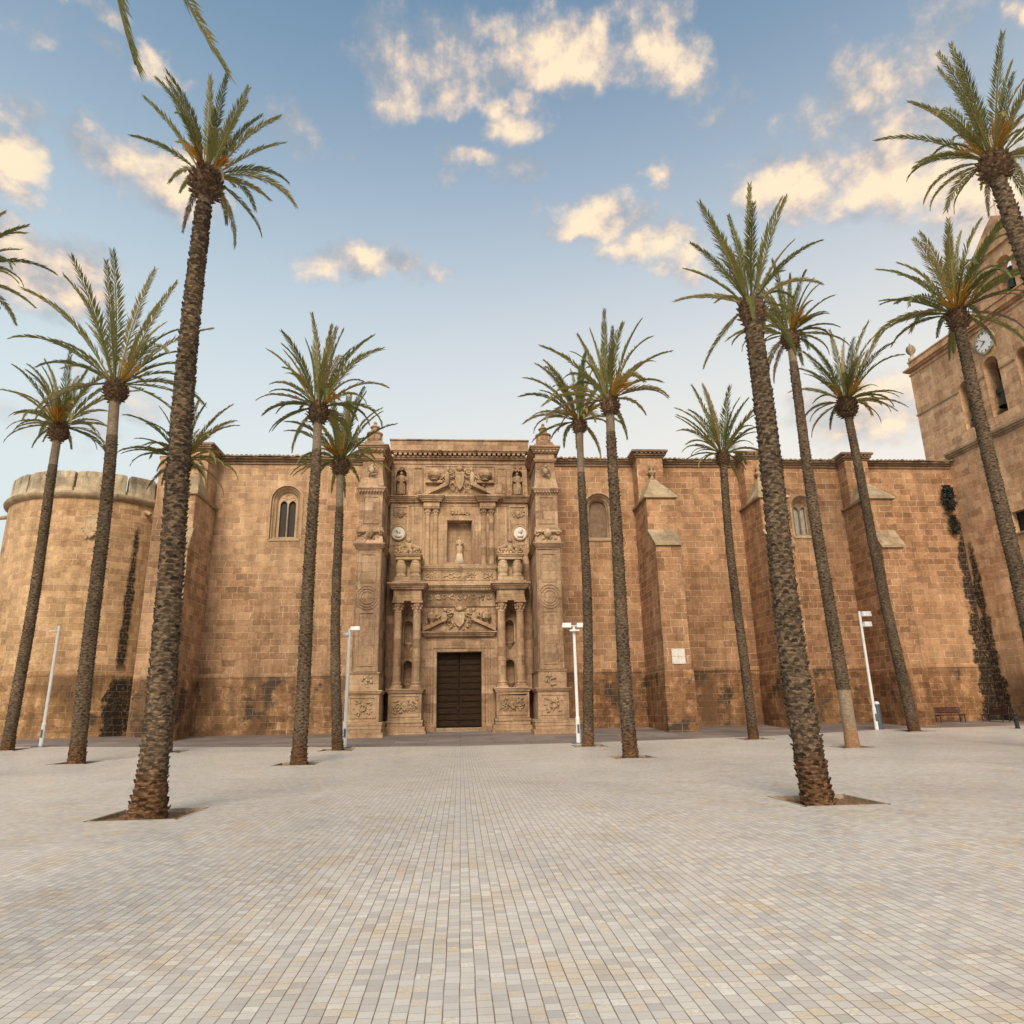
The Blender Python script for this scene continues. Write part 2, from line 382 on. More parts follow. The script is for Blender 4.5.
def m_paving():
    m, nt, b = newmat('small_sett_paving')
    g = N(nt, 'ShaderNodeNewGeometry'); P = g.outputs['Position']
    sp = N(nt, 'ShaderNodeSeparateXYZ', {0: P})
    W = .095
    wv = M_(nt, 'MULTIPLY_ADD', M_(nt, 'SUBTRACT', nz(nt, P, 1.6, 2), .5), .016, sp.outputs['X'])
    ri = M_(nt, 'FLOOR', M_(nt, 'DIVIDE', wv, W))
    rr = N(nt, 'ShaderNodeTexWhiteNoise', {'W': ri}, noise_dimensions='1D').outputs['Value']
    yy = M_(nt, 'ADD', M_(nt, 'MULTIPLY', sp.outputs['Y'], M_(nt, 'MULTIPLY_ADD', rr, .12, .94)), M_(nt, 'MULTIPLY', M_(nt, 'FLOOR', M_(nt, 'MULTIPLY', rr, 4.0)), .031))
    bv = N(nt, 'ShaderNodeCombineXYZ', {0: yy, 1: wv, 2: 0.0}).outputs[0]
    br = N(nt, 'ShaderNodeTexBrick', {'Vector': bv, 'Color1': (0, 0, 0, 1), 'Color2': (1, 1, 1, 1), 'Mortar': (.5, .5, .5, 1), 'Scale': 1.0,
           'Mortar Size': .0034, 'Mortar Smooth': .3, 'Bias': 0.0, 'Brick Width': .098, 'Row Height': W}, offset=0.0)
    tone = N(nt, 'ShaderNodeSeparateColor', {0: br.outputs['Color']}).outputs[0]
    n1 = nz(nt, P, 1.1, 5, .6)
    n2 = nz(nt, P, .33, 4, .6)
    n3 = nz(nt, P, 40, 4, .6)
    t = M_(nt, 'MULTIPLY_ADD', M_(nt, 'SUBTRACT', n3, .5), .35, tone)
    c = ramp(nt, t, [(.0, (.47, .43, .405)), (.25, (.545, .50, .46)), (.55, (.60, .55, .50)), (.78, (.65, .605, .555)), (.92, (.58, .48, .365)), (1.0, (.72, .68, .635))])
    c = mixc(nt, M_(nt, 'MULTIPLY', mapr(nt, n1, .50, .68), .45), c, mixc(nt, 1.0, c, (1.0, .82, .60), 'MULTIPLY'))
    c = mixc(nt, M_(nt, 'MULTIPLY', mapr(nt, n2, .50, .66), .5), c, mixc(nt, 1.0, c, (.84, .85, .90), 'MULTIPLY'))
    fr = M_(nt, 'ABSOLUTE', M_(nt, 'SUBTRACT', M_(nt, 'FRACT', M_(nt, 'DIVIDE', wv, W)), .5))
    groove = mapr(nt, fr, .445, .478)                      # the long joints are wider and darker than the cross joints
    c = mixc(nt, M_(nt, 'MULTIPLY', br.outputs['Fac'], mapr(nt, n1, .3, .65, .25, .62)), c, (.20, .14, .09))
    c = mixc(nt, M_(nt, 'MULTIPLY', groove, mapr(nt, nz(nt, P, 5.0, 4), .3, .6, .30, .82)), c, (.14, .092, .055))
    c = mixc(nt, M_(nt, 'MULTIPLY', mapr(nt, nz(nt, N(nt, 'ShaderNodeVectorMath', {0: P, 1: (1.0, .45, 1.0)}, operation='MULTIPLY').outputs[0], .7, 6, .62), .54, .70), .30), c, mixc(nt, 1.0, c, (.66, .60, .55), 'MULTIPLY'))
    c = mixc(nt, 1.0, c, ramp(nt, nz(nt, P, .12, 5, .6), [(.3, (.84, .83, .82)), (.7, (1.08, 1.08, 1.08))]), 'MULTIPLY')
    spots = mapr(nt, nz(nt, P, 3.1, 3, .5), .70, .735)
    c = mixc(nt, M_(nt, 'MULTIPLY', spots, .35), c, (.20, .17, .14))
    setc(nt, b, 'Base Color', c)
    setc(nt, b, 'Roughness', mapr(nt, n3, .3, .7, .30, .52)); b.inputs['Specular IOR Level'].default_value = .4
    hgt = M_(nt, 'MULTIPLY_ADD', br.outputs['Fac'], -.8, M_(nt, 'MULTIPLY_ADD', tone, .25, M_(nt, 'MULTIPLY', n3, .2)))
    bump(nt, b, hgt, .55, .012)
    return m
mt_pave = m_paving()

def m_street():
    m, nt, b = newmat('dark_street_slabs')
    g = N(nt, 'ShaderNodeNewGeometry'); P = g.outputs['Position']
    br = N(nt, 'ShaderNodeTexBrick', {'Vector': P, 'Color1': (.16, .125, .110, 1), 'Color2': (.25, .20, .175, 1), 'Mortar': (.09, .07, .06, 1), 'Scale': 1.0,
           'Mortar Size': .02, 'Brick Width': 3.4, 'Row Height': 1.3})
    n1 = nz(nt, P, .8, 6, .6)
    c = mixc(nt, 1.0, br.outputs['Color'], ramp(nt, n1, [(.3, (.75, .74, .73)), (.7, (1.2, 1.2, 1.2))]), 'MULTIPLY')
    setc(nt, b, 'Base Color', c); setc(nt, b, 'Roughness', .7); bump(nt, b, nz(nt, P, 30, 4), .3, .01)
    return m
mt_street = m_street()
mt_earth = simple('distant_ground', (.26, .21, .16), .95, 0, .4, .3)

def m_trunk(name, c0, c1, c2, ring=60.0):
    m, nt, b = newmat(name)
    g = N(nt, 'ShaderNodeNewGeometry'); P = g.outputs['Position']
    Pz = N(nt, 'ShaderNodeVectorMath', {0: P, 1: (1.0, 1.0, 2.6)}, operation='MULTIPLY').outputs[0]
    n1 = nz(nt, Pz, 9.0, 6, .68); n2 = nz(nt, P, .7, 4)
    c = ramp(nt, n1, [(.28, c0), (.5, c1), (.74, c2)])
    c = mixc(nt, 1.0, c, ramp(nt, n2, [(.3, (.72, .72, .72)), (.7, (1.25, 1.22, 1.2))]), 'MULTIPLY')
    sp = N(nt, 'ShaderNodeSeparateXYZ', {0: P})
    c = mixc(nt, 1.0, c, ramp(nt, g.outputs['Random Per Island'], [(0.0, (.70, .70, .70)), (.6, (1.05, 1.05, 1.05)), (1.0, (1.9, 1.8, 1.65))]), 'MULTIPLY')
    foot = mapr(nt, M_(nt, 'MULTIPLY_ADD', n2, .8, sp.outputs['Z']), 1.5, .7)
    c = mixc(nt, M_(nt, 'MULTIPLY', foot, .6), c, mixc(nt, 1.0, c, (1.25, .80, .50), 'MULTIPLY'))
    setc(nt, b, 'Base Color', c); setc(nt, b, 'Roughness', .95); b.inputs['Specular IOR Level'].default_value = .15
    bump(nt, b, n1, .9, .03)
    return m
mt_trunk = m_trunk('palm_bark', (.018, .012, .008), (.074, .053, .036), (.19, .142, .098))
mt_neck = m_trunk('pale_palm_bark', (.10, .07, .05), (.20, .15, .105), (.31, .245, .18))
mt_boss = m_trunk('cut_leaf_bases', (.028, .016, .010), (.115, .070, .042), (.30, .21, .14))

def m_frond(name, cols, trans=.35):
    m, nt, b = newmat(name)
    oi = N(nt, 'ShaderNodeObjectInfo')
    g = N(nt, 'ShaderNodeNewGeometry')
    n1 = nz(nt, g.outputs['Position'], 3.0, 3)
    t = M_(nt, 'MULTIPLY_ADD', M_(nt, 'SUBTRACT', n1, .5), .8, oi.outputs['Random'])
    c = ramp(nt, t, cols)
    setc(nt, b, 'Base Color', c); setc(nt, b, 'Roughness', .5); b.inputs['Specular IOR Level'].default_value = .35
    tr = N(nt, 'ShaderNodeBsdfTranslucent', {'Color': c})
    mx = N(nt, 'ShaderNodeMixShader', {0: trans, 1: b.outputs[0], 2: tr.outputs[0]})
    o = [n for n in nt.nodes if n.type == 'OUTPUT_MATERIAL'][0]
    nt.links.new(mx.outputs[0], o.inputs[0])
    return m
mt_frond = m_frond('palm_frond', [(.05, (.130, .136, .042)), (.35, (.195, .190, .056)), (.65, (.265, .235, .068)), (.95, (.36, .28, .10))])
mt_dead = m_frond('dry_frond', [(.1, (.16, .12, .07)), (.9, (.30, .22, .13))])
mt_date = m_frond('orange_date_stalks', [(.1, (.42, .20, .025)), (.9, (.58, .33, .06))], .15)

# ------------------------------------------------------------------ setting: ground
PITS = []        # filled from the palm table: (x, y, half size)
PALMS = [
 # base x, y, top x, z, trunk radius base/mid/top, crown ball r, frond length, width factor, style, seed, label
 dict(b=(-5.34, 13.50), t=(-5.65, 12.74), r=(.335, .215, .135), ball=.36, L=2.2, style='rings', seed=1, up=.75, n=30, fruit=2,
      label='tall date palm with rough ringed bark, nearest trunk in the left half of the square'),
 dict(b=(-5.64, 26.43), t=(-5.69, 12.91), r=(.30, .23, .165), ball=.42, L=3.3, style='plain', seed=2, up=.5, n=34, fruit=1, neck=(.90, 1.0),
      label='date palm with a shaggy dark foot beneath the twin-light gothic window'),
 dict(b=(-5.49, 33.75), t=(-5.99, 13.27), r=(.27, .22, .17), ball=.45, L=3.3, style='plain', seed=3, up=.35, n=40, fruit=4, neck=(.86, 1.0),
      label='date palm with a large barrel-shaped crown base, directly left of the portal'),
 dict(b=(6.22, 12.85), t=(6.15, 9.50), r=(.255, .225, .165), ball=.30, L=2.1, style='scales', seed=4, up=1.0, n=22, fruit=0,
      label='thick date palm covered in cut leaf stubs, nearest trunk on the right half'),
 dict(b=(6.04, 26.04), t=(6.04, 13.24), r=(.30, .235, .17), ball=.40, L=3.7, style='plain', seed=5, up=.7, n=26, fruit=3, neck=(.93, 1.0),
      label='date palm with a long frond hanging beside its trunk, second right of the portal'),
 dict(b=(5.71, 32.79), t=(5.97, 15.20), r=(.27, .215, .165), ball=.40, L=3.3, style='plain', seed=6, up=.3, n=36, fruit=3, neck=(.85, 1.0),
      label='slender pale-necked date palm right beside the lamp with the wide flat lights'),
 dict(b=(14.15, 34.98), t=(14.05, 14.34), r=(.24, .215, .175), ball=.40, L=3.4, style='plain', seed=7, up=.55, n=32, fruit=1,
      label='date palm between the first and second wall buttresses, crown level with the eaves'),
 dict(b=(15.57, 28.67), t=(15.32, 17.87), r=(.29, .25, .17), ball=.44, L=3.3, style='plain', seed=8, up=.35, n=30, fruit=3, neck=(.95, 1.0), foot=.13,
      label='date palm with a smooth bare lower trunk, just right of the thick stubbed palm'),
 dict(b=(24.29, 38.16), t=(23.37, 18.72), r=(.32, .275, .21), ball=.62, L=4.4, style='plain', seed=9, up=.45, n=36, fruit=3,
      label='date palm with a rusty foot just right of the far right lamp post'),
 dict(b=(-14.57, 29.57), t=(-15.11, 15.19), r=(.32, .265, .205), ball=.50, L=5.1, style='plain', seed=10, up=.8, n=28, fruit=1, neck=(.88, 1.0),
      label='date palm with long upright fronds and a pale collar, in front of the round tower'),
 dict(b=(-13.21, 34.81), t=(-13.97, 13.64), r=(.22, .20, .18), ball=.42, L=3.4, style='plain', seed=11, up=.1, n=36, fruit=3,
      label='slim date palm with arching fronds, half hidden behind the nearest left palm'),
 dict(b=(-22.19, 38.32), t=(-22.31, 16.75), r=(.32, .26, .205), ball=.52, L=4.0, style='plain', seed=12, up=.35, n=40, fruit=4, neck=(.9, 1.0),
      label='leftmost date palm with full trunk in view, orange stalks in its dense crown'),
 dict(b=(21.54, 25.58), t=(21.28, 17.23), r=(.32, .275, .21), ball=.46, L=4.3, style='plain', seed=13, up=.4, n=34, fruit=3,
      label='date palm in front of the bell tower with its crown covering the bell gable'),
 dict(b=(14.95, 14.0), t=(13.46, 14.46), r=(.28, .235, .165), ball=.38, L=2.75, style='plain', seed=14, up=.55, n=34, fruit=3,
      label='date palm leaning in from the right edge, highest crown at upper right'),
 dict(b=(-15.3, 21.0), t=(-16.6, 14.9), r=(.34, .29, .22), ball=.45, L=3.1, style='plain', seed=15, up=.3, n=38, fruit=2,
      label='date palm outside the left edge, only its frond tips in view'),
 dict(b=(-4.9, 2.3), t=(-3.9, 9.2), r=(.34, .29, .20), ball=.40, L=2.5, style='plain', seed=16, up=.5, n=30, fruit=2, low=0, paths=[[(-3.6, 3.9, 10.0), (-3.25, 4.75, 8.9), (-3.03, 5.0, 7.75), (-2.79, 5.0, 7.0)], [(-3.4, 3.6, 10.1), (-2.95, 4.5, 9.1), (-2.55, 4.9, 7.95), (-2.03, 5.0, 6.97)]],
      label='date palm overhead, only two hanging frond tips showing at the upper left'),
]
for p in PALMS:
    h = .75 if p['b'][1] < 20 else .72
    dx = .25 if p['seed'] == 4 else (-.05 if p['seed'] == 1 else 0)
    dy = .2 if p['seed'] in (1, 4) else 0
    PITS.append((p['b'][0]+dx, p['b'][1]+dy, h))

def edge_y(x):                             # far edge of the pale paving
    pts = [(-60, 42.0), (-22, 40.2), (-5, 35.4), (0, 34.5), (6, 35.0), (16.2, 36.9), (24, 40.0), (60, 42.0)]
    for (a, b), (c, d) in zip(pts, pts[1:]):
        if x <= c: return b+(d-b)*(x-a)/(c-a)
    return 42.0

def in_pit(x, y):
    return any(abs(x-a) < h and abs(y-b) < h for a, b, h in PITS)

xs = set([-60, -45, 45, 60, 0]) | {float(v) for v in range(-40, 41, 4)}
ys = set([-30.0, -15.0, -5.0, 0.0, 10.0, 20.0]) | {22+.8*i for i in range(13)}
for a, b, h in PITS:
    xs |= {a-h, a+h}
    if b-h < 32: ys.add(b-h)
    if b+h < 32: ys.add(b+h)
xs = sorted(xs); ys = sorted(y for y in ys if y < 32.0)
mb = MB()
for i in range(len(xs)-1):
    x0, x1 = xs[i], xs[i+1]
    if x1-x0 < 1e-6: continue
    for j in range(len(ys)-1):
        y0, y1 = ys[j], ys[j+1]
        if in_pit((x0+x1)/2, (y0+y1)/2): continue
        mb.face([(x0, y0, zg(y0)), (x1, y0, zg(y0)), (x1, y1, zg(y1)), (x0, y1, zg(y1))])
    # last strip up to the street, split round any pit it holds
    ya, yb0, yb1 = ys[-1], edge_y(x0), edge_y(x1)
    cuts = [0.0]
    hole = [(b-h, b+h) for a, b, h in PITS if b+h >= 32 and x0 >= a-h-1e-6 and x1 <= a+h+1e-6]
    segs = [(ya, hole[0][0]), (hole[0][1], None)] if hole and hole[0][0] > ya else ([(hole[0][1], None)] if hole else [(ya, None)])
    for s0, s1 in segs:
        for k in range(6):
            a0 = s0+((yb0 if s1 is None else s1)-s0)*k/6; a1 = s0+((yb0 if s1 is None else s1)-s0)*(k+1)/6
            c0 = s0+((yb1 if s1 is None else s1)-s0)*k/6; c1 = s0+((yb1 if s1 is None else s1)-s0)*(k+1)/6
            if a1-a0 < 1e-4 and c1-c0 < 1e-4: continue
            mb.face([(x0, a0, zg(a0)), (x1, c0, zg(c0)), (x1, c1, zg(c1)), (x0, a1, zg(a1))])
tag(mb.build('plaza_paving', mt_pave), 'pale small-sett stone paving of the square', 'paving', kind='structure')
def street_start(x): return edge_y(x)-.02
mb = MB()
fx = [x/2 for x in range(-120, 121)]
for x0, x1 in zip(fx, fx[1:]):
    s0, s1 = street_start(x0), street_start(x1)
    for k in range(20):
        a0 = s0+(64-s0)*k/20; a1 = s0+(64-s0)*(k+1)/20; c0 = s1+(64-s1)*k/20; c1 = s1+(64-s1)*(k+1)/20
        mb.face([(x0, a0, zg(a0)-.035), (x1, c0, zg(c0)-.035), (x1, c1, zg(c1)-.035), (x0, a1, zg(a1)-.035)])
    mb.face([(x0, s0+.02, zg(s0)+.0), (x1, s1+.02, zg(s1)+.0), (x1, s1+.02, zg(s1)-.2), (x0, s0+.02, zg(s0)-.2)])
tag(mb.build('street', mt_street), 'dark grey brown slab street along the church', 'street', kind='structure')
mb = MB(); mb.face([(-900, -900, -.6), (900, -900, -.6), (900, 900, -.6), (-900, 900, -.6)])
tag(mb.build('ground', mt_earth), 'bare ground beyond the square', 'ground', kind='structure')
for a, b, h in PITS:
    z = zg(b)
    mb = MB(); rnd = random.Random(int(a*100))
    n = 22; rows = []
    for i in range(n+1):
        rows.append([(a-h+2*h*j/n, b-h+2*h*i/n, z-.075+rnd.uniform(-.03, .045)) for j in range(n+1)])
    mb.grid(rows)
    so_ = tag(mb.build('tree_pit_soil', mt_soil, smooth=True, fixn=False), kind='structure')
    mb = MB()
    t = .05
    for x0, x1, y0, y1 in ((a-h, a+h, b-h, b-h+t), (a-h, a+h, b+h-t, b+h), (a-h, a-h+t, b-h, b+h), (a+h-t, a+h, b-h, b+h)):
        mb.box(x0, x1, y0, y1, z-.16, z+.006)
    mb.build('pit_edge', mt_pitrim, so_)

# ------------------------------------------------------------------ cathedral
def arch_pts(cx, hw, zs, n=14, rise=1.0):
    return [(cx-hw*math.cos(PI*k/n), zs+rise*hw*math.sin(PI*k/n)) for k in range(n+1)]

def panel(mb, x0, x1, z0, z1, ops, M, reveal=.6):
    """wall sheet with round-headed (rise>0) or flat openings; M(x, depth, z) -> world. ops: (cx, half, bottom, spring, rise)"""
    q = lambda a, b, c, d: mb.face([M(*a), M(*b), M(*c), M(*d)])
    px = x0
    for cx, hw, zb, zs, rise in sorted(ops):
        a, b = cx-hw, cx+hw
        q((px, 0, z0), (a, 0, z0), (a, 0, z1), (px, 0, z1))
        if zb > z0: q((a, 0, z0), (b, 0, z0), (b, 0, zb), (a, 0, zb))
        ap = arch_pts(cx, hw, zs, 14, rise) if rise else [(a, zs), (b, zs)]
        for (u0, w0), (u1, w1) in zip(ap, ap[1:]):
            q((u0, 0, w0), (u1, 0, w1), (u1, 0, z1), (u0, 0, z1))
        per = [(a, zb)] + ap + [(b, zb)]
        for i in range(len(per)):
            c, d = per[i], per[(i+1) % len(per)]
            if abs(c[0]-d[0])+abs(c[1]-d[1]) < 1e-6: continue
            q((c[0], 0, c[1]), (d[0], 0, d[1]), (d[0], reveal, d[1]), (c[0], reveal, c[1]))
        px = b
    q((px, 0, z0), (x1, 0, z0), (x1, 0, z1), (px, 0, z1))

def arch_rings(mb, cx, zb, zs, prof, M, rise=1.0):
    rows = []
    for hw, d in prof:
        path = [(cx-hw, zb)] + arch_pts(cx, hw, zs, 16, rise) + [(cx+hw, zb)]
        rows.append([M(a, d, b) for a, b in path])
    for r0, r1 in zip(rows, rows[1:]):
        for i in range(len(r0)-1):
            mb.face([r0[i], r0[i+1], r1[i+1], r1[i]])

def arch_fill(mb, cx, hw, zb, zs, d, M, rise=1.0):
    ap = arch_pts(cx, hw, zs, 14, rise)
    mb.face([M(cx-hw, d, zb), M(cx+hw, d, zb)] + [M(a, d, b) for a, b in ap[::-1]])

W = 46.0
MF = lambda x, d, z: (x, W+d, z)
church = thing('cathedral', 'long sandstone cathedral with a carved Renaissance portal between two piers and stepped buttresses', 'cathedral', (0, W, .6))
mb = MB()
WINS = [(-11.55, 1.0, 12.75, 15.45, 1.0), (9.42, 1.0, 12.7, 15.0, 1.0), (23.8, .8, 12.9, 15.1, 1.0)]
panel(mb, -20.0, 35.6, .1, 18.4, WINS+[(-.08, 4.45, .1, 17.9, 0)], MF, .75)
mb.face([(-20, W, .1), (-20, 62, .1), (-20, 62, 18.4), (-20, W, 18.4)])
mb.face([(35.6, W, .1), (35.6, 62, .1), (35.6, 62, 18.4), (35.6, W, 18.4)])
mb.face([(-20, 62, .1), (35.6, 62, .1), (35.6, 62, 18.4), (-20, 62, 18.4)])
mb.build('wall', mt_wall, church)
mb = MB(); mb.box(-20.2, 35.5, 46.3, 62.2, 18.4, 18.62)
mb.build('roof', mt_eave, church)

# base course with a sloped top, one run between each pair of buttresses
for x0, x1 in ((-16.1, -6.3), (6.15, 11.9), (13.55, 19.4), (21.05, 26.75), (28.3, 35.3)):
    mb = MB(); mb.box(x0, x1, 45.84, W, .1, 3.95)
    mb.hexa([(x0, 45.80, 3.95), (x1, 45.80, 3.95), (x1, W, 3.95), (x0, W, 3.95)], [(x0, 45.9, 4.2), (x1, 45.9, 4.2), (x1, W, 4.2), (x0, W, 4.2)])
    mb.build('base_course', mt_wall, church)

# eaves: a moulded band and a scalloped row of tiles
for x0, x1 in ((-15.95, -4.7), (4.6, 11.9), (13.75, 19.4), (21.2, 26.8), (28.5, 35.3)):
    mb = MB(); mb.box(x0, x1, 45.9, W, 17.95, 18.12)
    mb.box(x0, x1, 45.78, W, 18.12, 18.25)
    k = int((x1-x0)/.30); rnd = random.Random(int(x0*7))
    for i in range(k):
        c = x0+(i+.5)*(x1-x0)/k; zz = 18.36+rnd.uniform(-.025, .025); yf = 45.52+rnd.uniform(-.04, .03)
        rows = [[(c+.155*math.cos(PI*j/6), y, zz+.13*math.sin(PI*j/6)) for j in range(7)] for y in (yf, 46.5)]
        mb.grid(rows)
        mb.face(rows[0])
    mb.box(x0, x1, 45.62, 46.4, 18.25, 18.36)
    mb.build('eaves', mt_eave, church)

# windows
def gothic_window(cx, zb, zs, hw, twin):
    mb = MB()
    arch_rings(mb, cx, zb, zs, [(hw+.10, -.001), (hw+.10, -.05), (hw-.02, -.05), (hw-.05, .12), (hw-.13, .12), (hw-.16, .22), (hw-.26, .34), (hw-.29, .30), (hw-.34, .46), (hw-.40, .50), (hw-.40, .62)], MF)
    s_ = hw-.40
    z2 = zb+.25
    mb.face([MF(cx-hw, -.06, zb), MF(cx+hw, -.06, zb), MF(cx+s_, .55, z2+.05), MF(cx-s_, .55, z2+.05)])
    mb.face([MF(cx-hw, -.06, zb), MF(cx+hw, -.06, zb), MF(cx+hw, -.06, zb-.1), MF(cx-hw, -.06, zb-.1)])
    fr = mb.build('window', mt_orn, church)
    if twin:
        mb = MB()
        lan = [(cx-.285, .235, zb+.22, zs-.22, 1.2), (cx+.285, .235, zb+.22, zs-.22, 1.2)]
        T = lambda x, d, z: MF(x, .50+d, z)
        panel(mb, cx-s_-.03, cx+s_+.03, zb+.1, zs+s_+.02, lan, T, .12)
        for sx in (-1, 1):
            mb.tube([MF(cx+sx*.285+.15*math.cos(a), .49, zs+.20+.10*math.sin(a)) for a in [2*PI*k/14 for k in range(15)]], .03, 6)
        mb.tube([MF(cx+.17*math.cos(a), .49, zs+.36+.14*math.sin(a)) for a in [2*PI*k/14 for k in range(15)]], .03, 6)
        mb.tube([MF(cx, .48, zb+.25), MF(cx, .48, zs-.1)], .045, 8)
        mb.build('tracery', mt_orn, fr)
    mb = MB()
    mb.box(cx-s_, cx+s_, W+.66, W+.7, zb+.1, zs+s_)
    mb.build('pane', mt_glass2 if hw < .9 else (mt_glass if twin else mt_blind), fr)
gothic_window(-11.55, 12.75, 15.45, 1.0, True)
gothic_window(9.42, 12.7, 15.0, 1.0, False)
gothic_window(23.8, 12.9, 15.1, .8, True)

# buttresses
def buttress(xl, xr, ylow, ymid, yup, narrow=.3, left=False):
    la, lb = (xl, xr-narrow) if not left else (xl+narrow, xr)
    mb = MB()
    zl = 11.25
    la, lb = la-.012, lb-(.012 if not left else -.012)
    if left: la += .012
    mb.box(la, lb, ylow, W, .1, zl)
    mb.hexa([(la, ylow, zl), (lb, ylow, zl), (lb, W, zl), (la, W, zl)], [(la, ymid, 12.5), (lb, ymid, 12.5), (lb, W, 12.5), (la, W, 12.5)])
    mb.box(xl, xr, ymid, W, 10.2, 14.72)
    mb.box(xl+.02, xr-.08, yup, W, 14.72, 18.15)
    p = mb.build('buttress', mt_butt, church, bevel=.025)
    mb = MB()
    mb.box(la-.07, lb+.10, ylow-.10, W, .1, 3.6)
    mb.hexa([(la-.07, ylow-.10, 3.6), (lb+.10, ylow-.10, 3.6), (lb+.10, W, 3.6), (la-.07, W, 3.6)], [(la-.01, ylow-.02, 3.85), (lb+.02, ylow-.02, 3.85), (lb+.02, W, 3.85), (la-.01, W, 3.85)])
    mb.build('plinth', mt_butt, p, bevel=.03)
    mb = MB()                              # sloped weathering slab of the lower stage
    a, b = la-.06, lb+.08
    mb.hexa([(a, ylow-.14, zl-.02), (b, ylow-.14, zl-.02), (b, ymid-.002, 12.42), (a, ymid-.002, 12.42)],
            [(a, ylow-.14, zl+.16), (b, ylow-.14, zl+.16), (b, ymid-.002, 12.66), (a, ymid-.002, 12.66)])
    mb.build('weathering_slab', mt_cap, p, bevel=.03)
    mb = MB()                              # pyramid cap of the middle stage
    a, b = xl-.16, xr+.16; yf = ymid-.16
    mb.box(a, b, yf, W, 14.722, 14.86)
    cx = (xl+xr)/2
    mb.hexa([(a, yf, 14.86), (b, yf, 14.86), (b, yup-.002, 14.86), (a, yup-.002, 14.86)], [(cx-.16, yup-.35, 16.5), (cx+.16, yup-.35, 16.5), (cx+.16, yup-.002, 16.65), (cx-.16, yup-.002, 16.65)])
    mb.build('cap', mt_cap, p, bevel=.03)
    mb = MB()
    o = (cx, yup-.22, 16.5)
    mb.lathe(o, [(.20, 0), (.12, .12), (.09, .3), (.24, .42), (.26, .52), (.11, .62), (.09, .75), (.18, .85), (.17, .97), (.06, 1.1), (.01, 1.2)], 8)
    for k in range(4):
        an = PI/4+PI/2*k
        mb.blob((cx+.25*math.cos(an), o[1]+.2*math.sin(an), 17.0), .10, .10, .12, 6, 4)
    mb.build('finial', mt_orn, p, smooth=True)
    mb = MB()                              # parapet block that breaks the eaves
    for pr, z0, z1 in ((.08, 18.15, 18.28), (.2, 18.28, 18.38), (.32, 18.50, 18.66)):
        mb.box(xl-pr, xr+pr-.06, yup-pr, W+.6, z0, z1)
    k = 7
    for i in range(k):
        c = xl-.1+(i+.5)*(xr-xl+.2)/k
        mb.box(c-.09, c+.09, yup-.27, W, 18.38, 18.5)
    for i in range(5):
        c = yup-.1+i*.28
        mb.box(xl-.27, xr+.21, c, c+.15, 18.38, 18.5)
    mb.build('parapet', mt_eave, p, bevel=.02)
    return p
buttress(11.9, 13.8, 41.45, 42.9, 44.7)
buttress(19.4, 21.2, 41.9, 42.8, 44.8)
buttress(26.75, 28.5, 42.2, 42.95, 44.9)
buttress(-17.35, -16.1, 42.1, 42.45, 44.1, narrow=.22, left=True)

# ------------------------------------------------------------------ portal
XC = -.08
def steps(mb, x0, x1, yf, yb, z0, z1, proj, n=4):
    """cornice: n courses growing outwards from proj*.1 to proj"""
    for i in range(n):
        p = proj*(.18+.82*((i+1)/n)**1.1)
        mb.box(x0-p, x1+p, yf-p, yb, z0+(z1-z0)*i/n, z0+(z1-z0)*(i+1)/n)
def frame(mb, x0, x1, z0, z1, y, t=.09, d=.05):
    mb.box(x0, x1, y-d, y, z0, z0+t); mb.box(x0, x1, y-d, y, z1-t, z1)
    mb.box(x0, x0+t, y-d, y, z0+t, z1-t); mb.box(x1-t, x1, y-d, y, z0+t, z1-t)
def spiral(mb, cx, cz, y, r, turns, sgn, th, a0=0):
    n = int(16*turns)
    pts = []
    for i in range(n+1):
        t = i/n; a = a0+sgn*2*PI*turns*t; q = r*(1-.82*t)
        pts.append((cx+q*math.cos(a), y-.04*t, cz+q*math.sin(a)))
    mb.tube(pts, lambda t: th*(1-.5*t), 6)
def leafage(mb, cx, cz, y, w, h, n, rnd, size=.12):
    for i in range(n):
        a = rnd.uniform(-1, 1); b = rnd.uniform(-1, 1)
        mb.blob((cx+a*w, y-rnd.uniform(0, .06), cz+b*h), size*rnd.uniform(.5, 1.2), size*.55, size*rnd.uniform(.5, 1.2), 6, 4, .25, rnd)
def shield(mb, cx, cz, y, w, h):
    out = [(-.5, .5), (-.2, .56), (0, .5), (.2, .56), (.5, .5), (.53, .1), (.42, -.25), (.2, -.45), (0, -.56), (-.2, -.45), (-.42, -.25), (-.53, .1)]
    rows = []
    for k, d in ((1.0, 0), (1.0, .12), (.86, .15), (.78, .10), (.4, .19), (.02, .21)):
        rows.append([(cx+a*w*k, y-d, cz+b*h*k) for a, b in out])
    mb.grid(rows, closed=True)
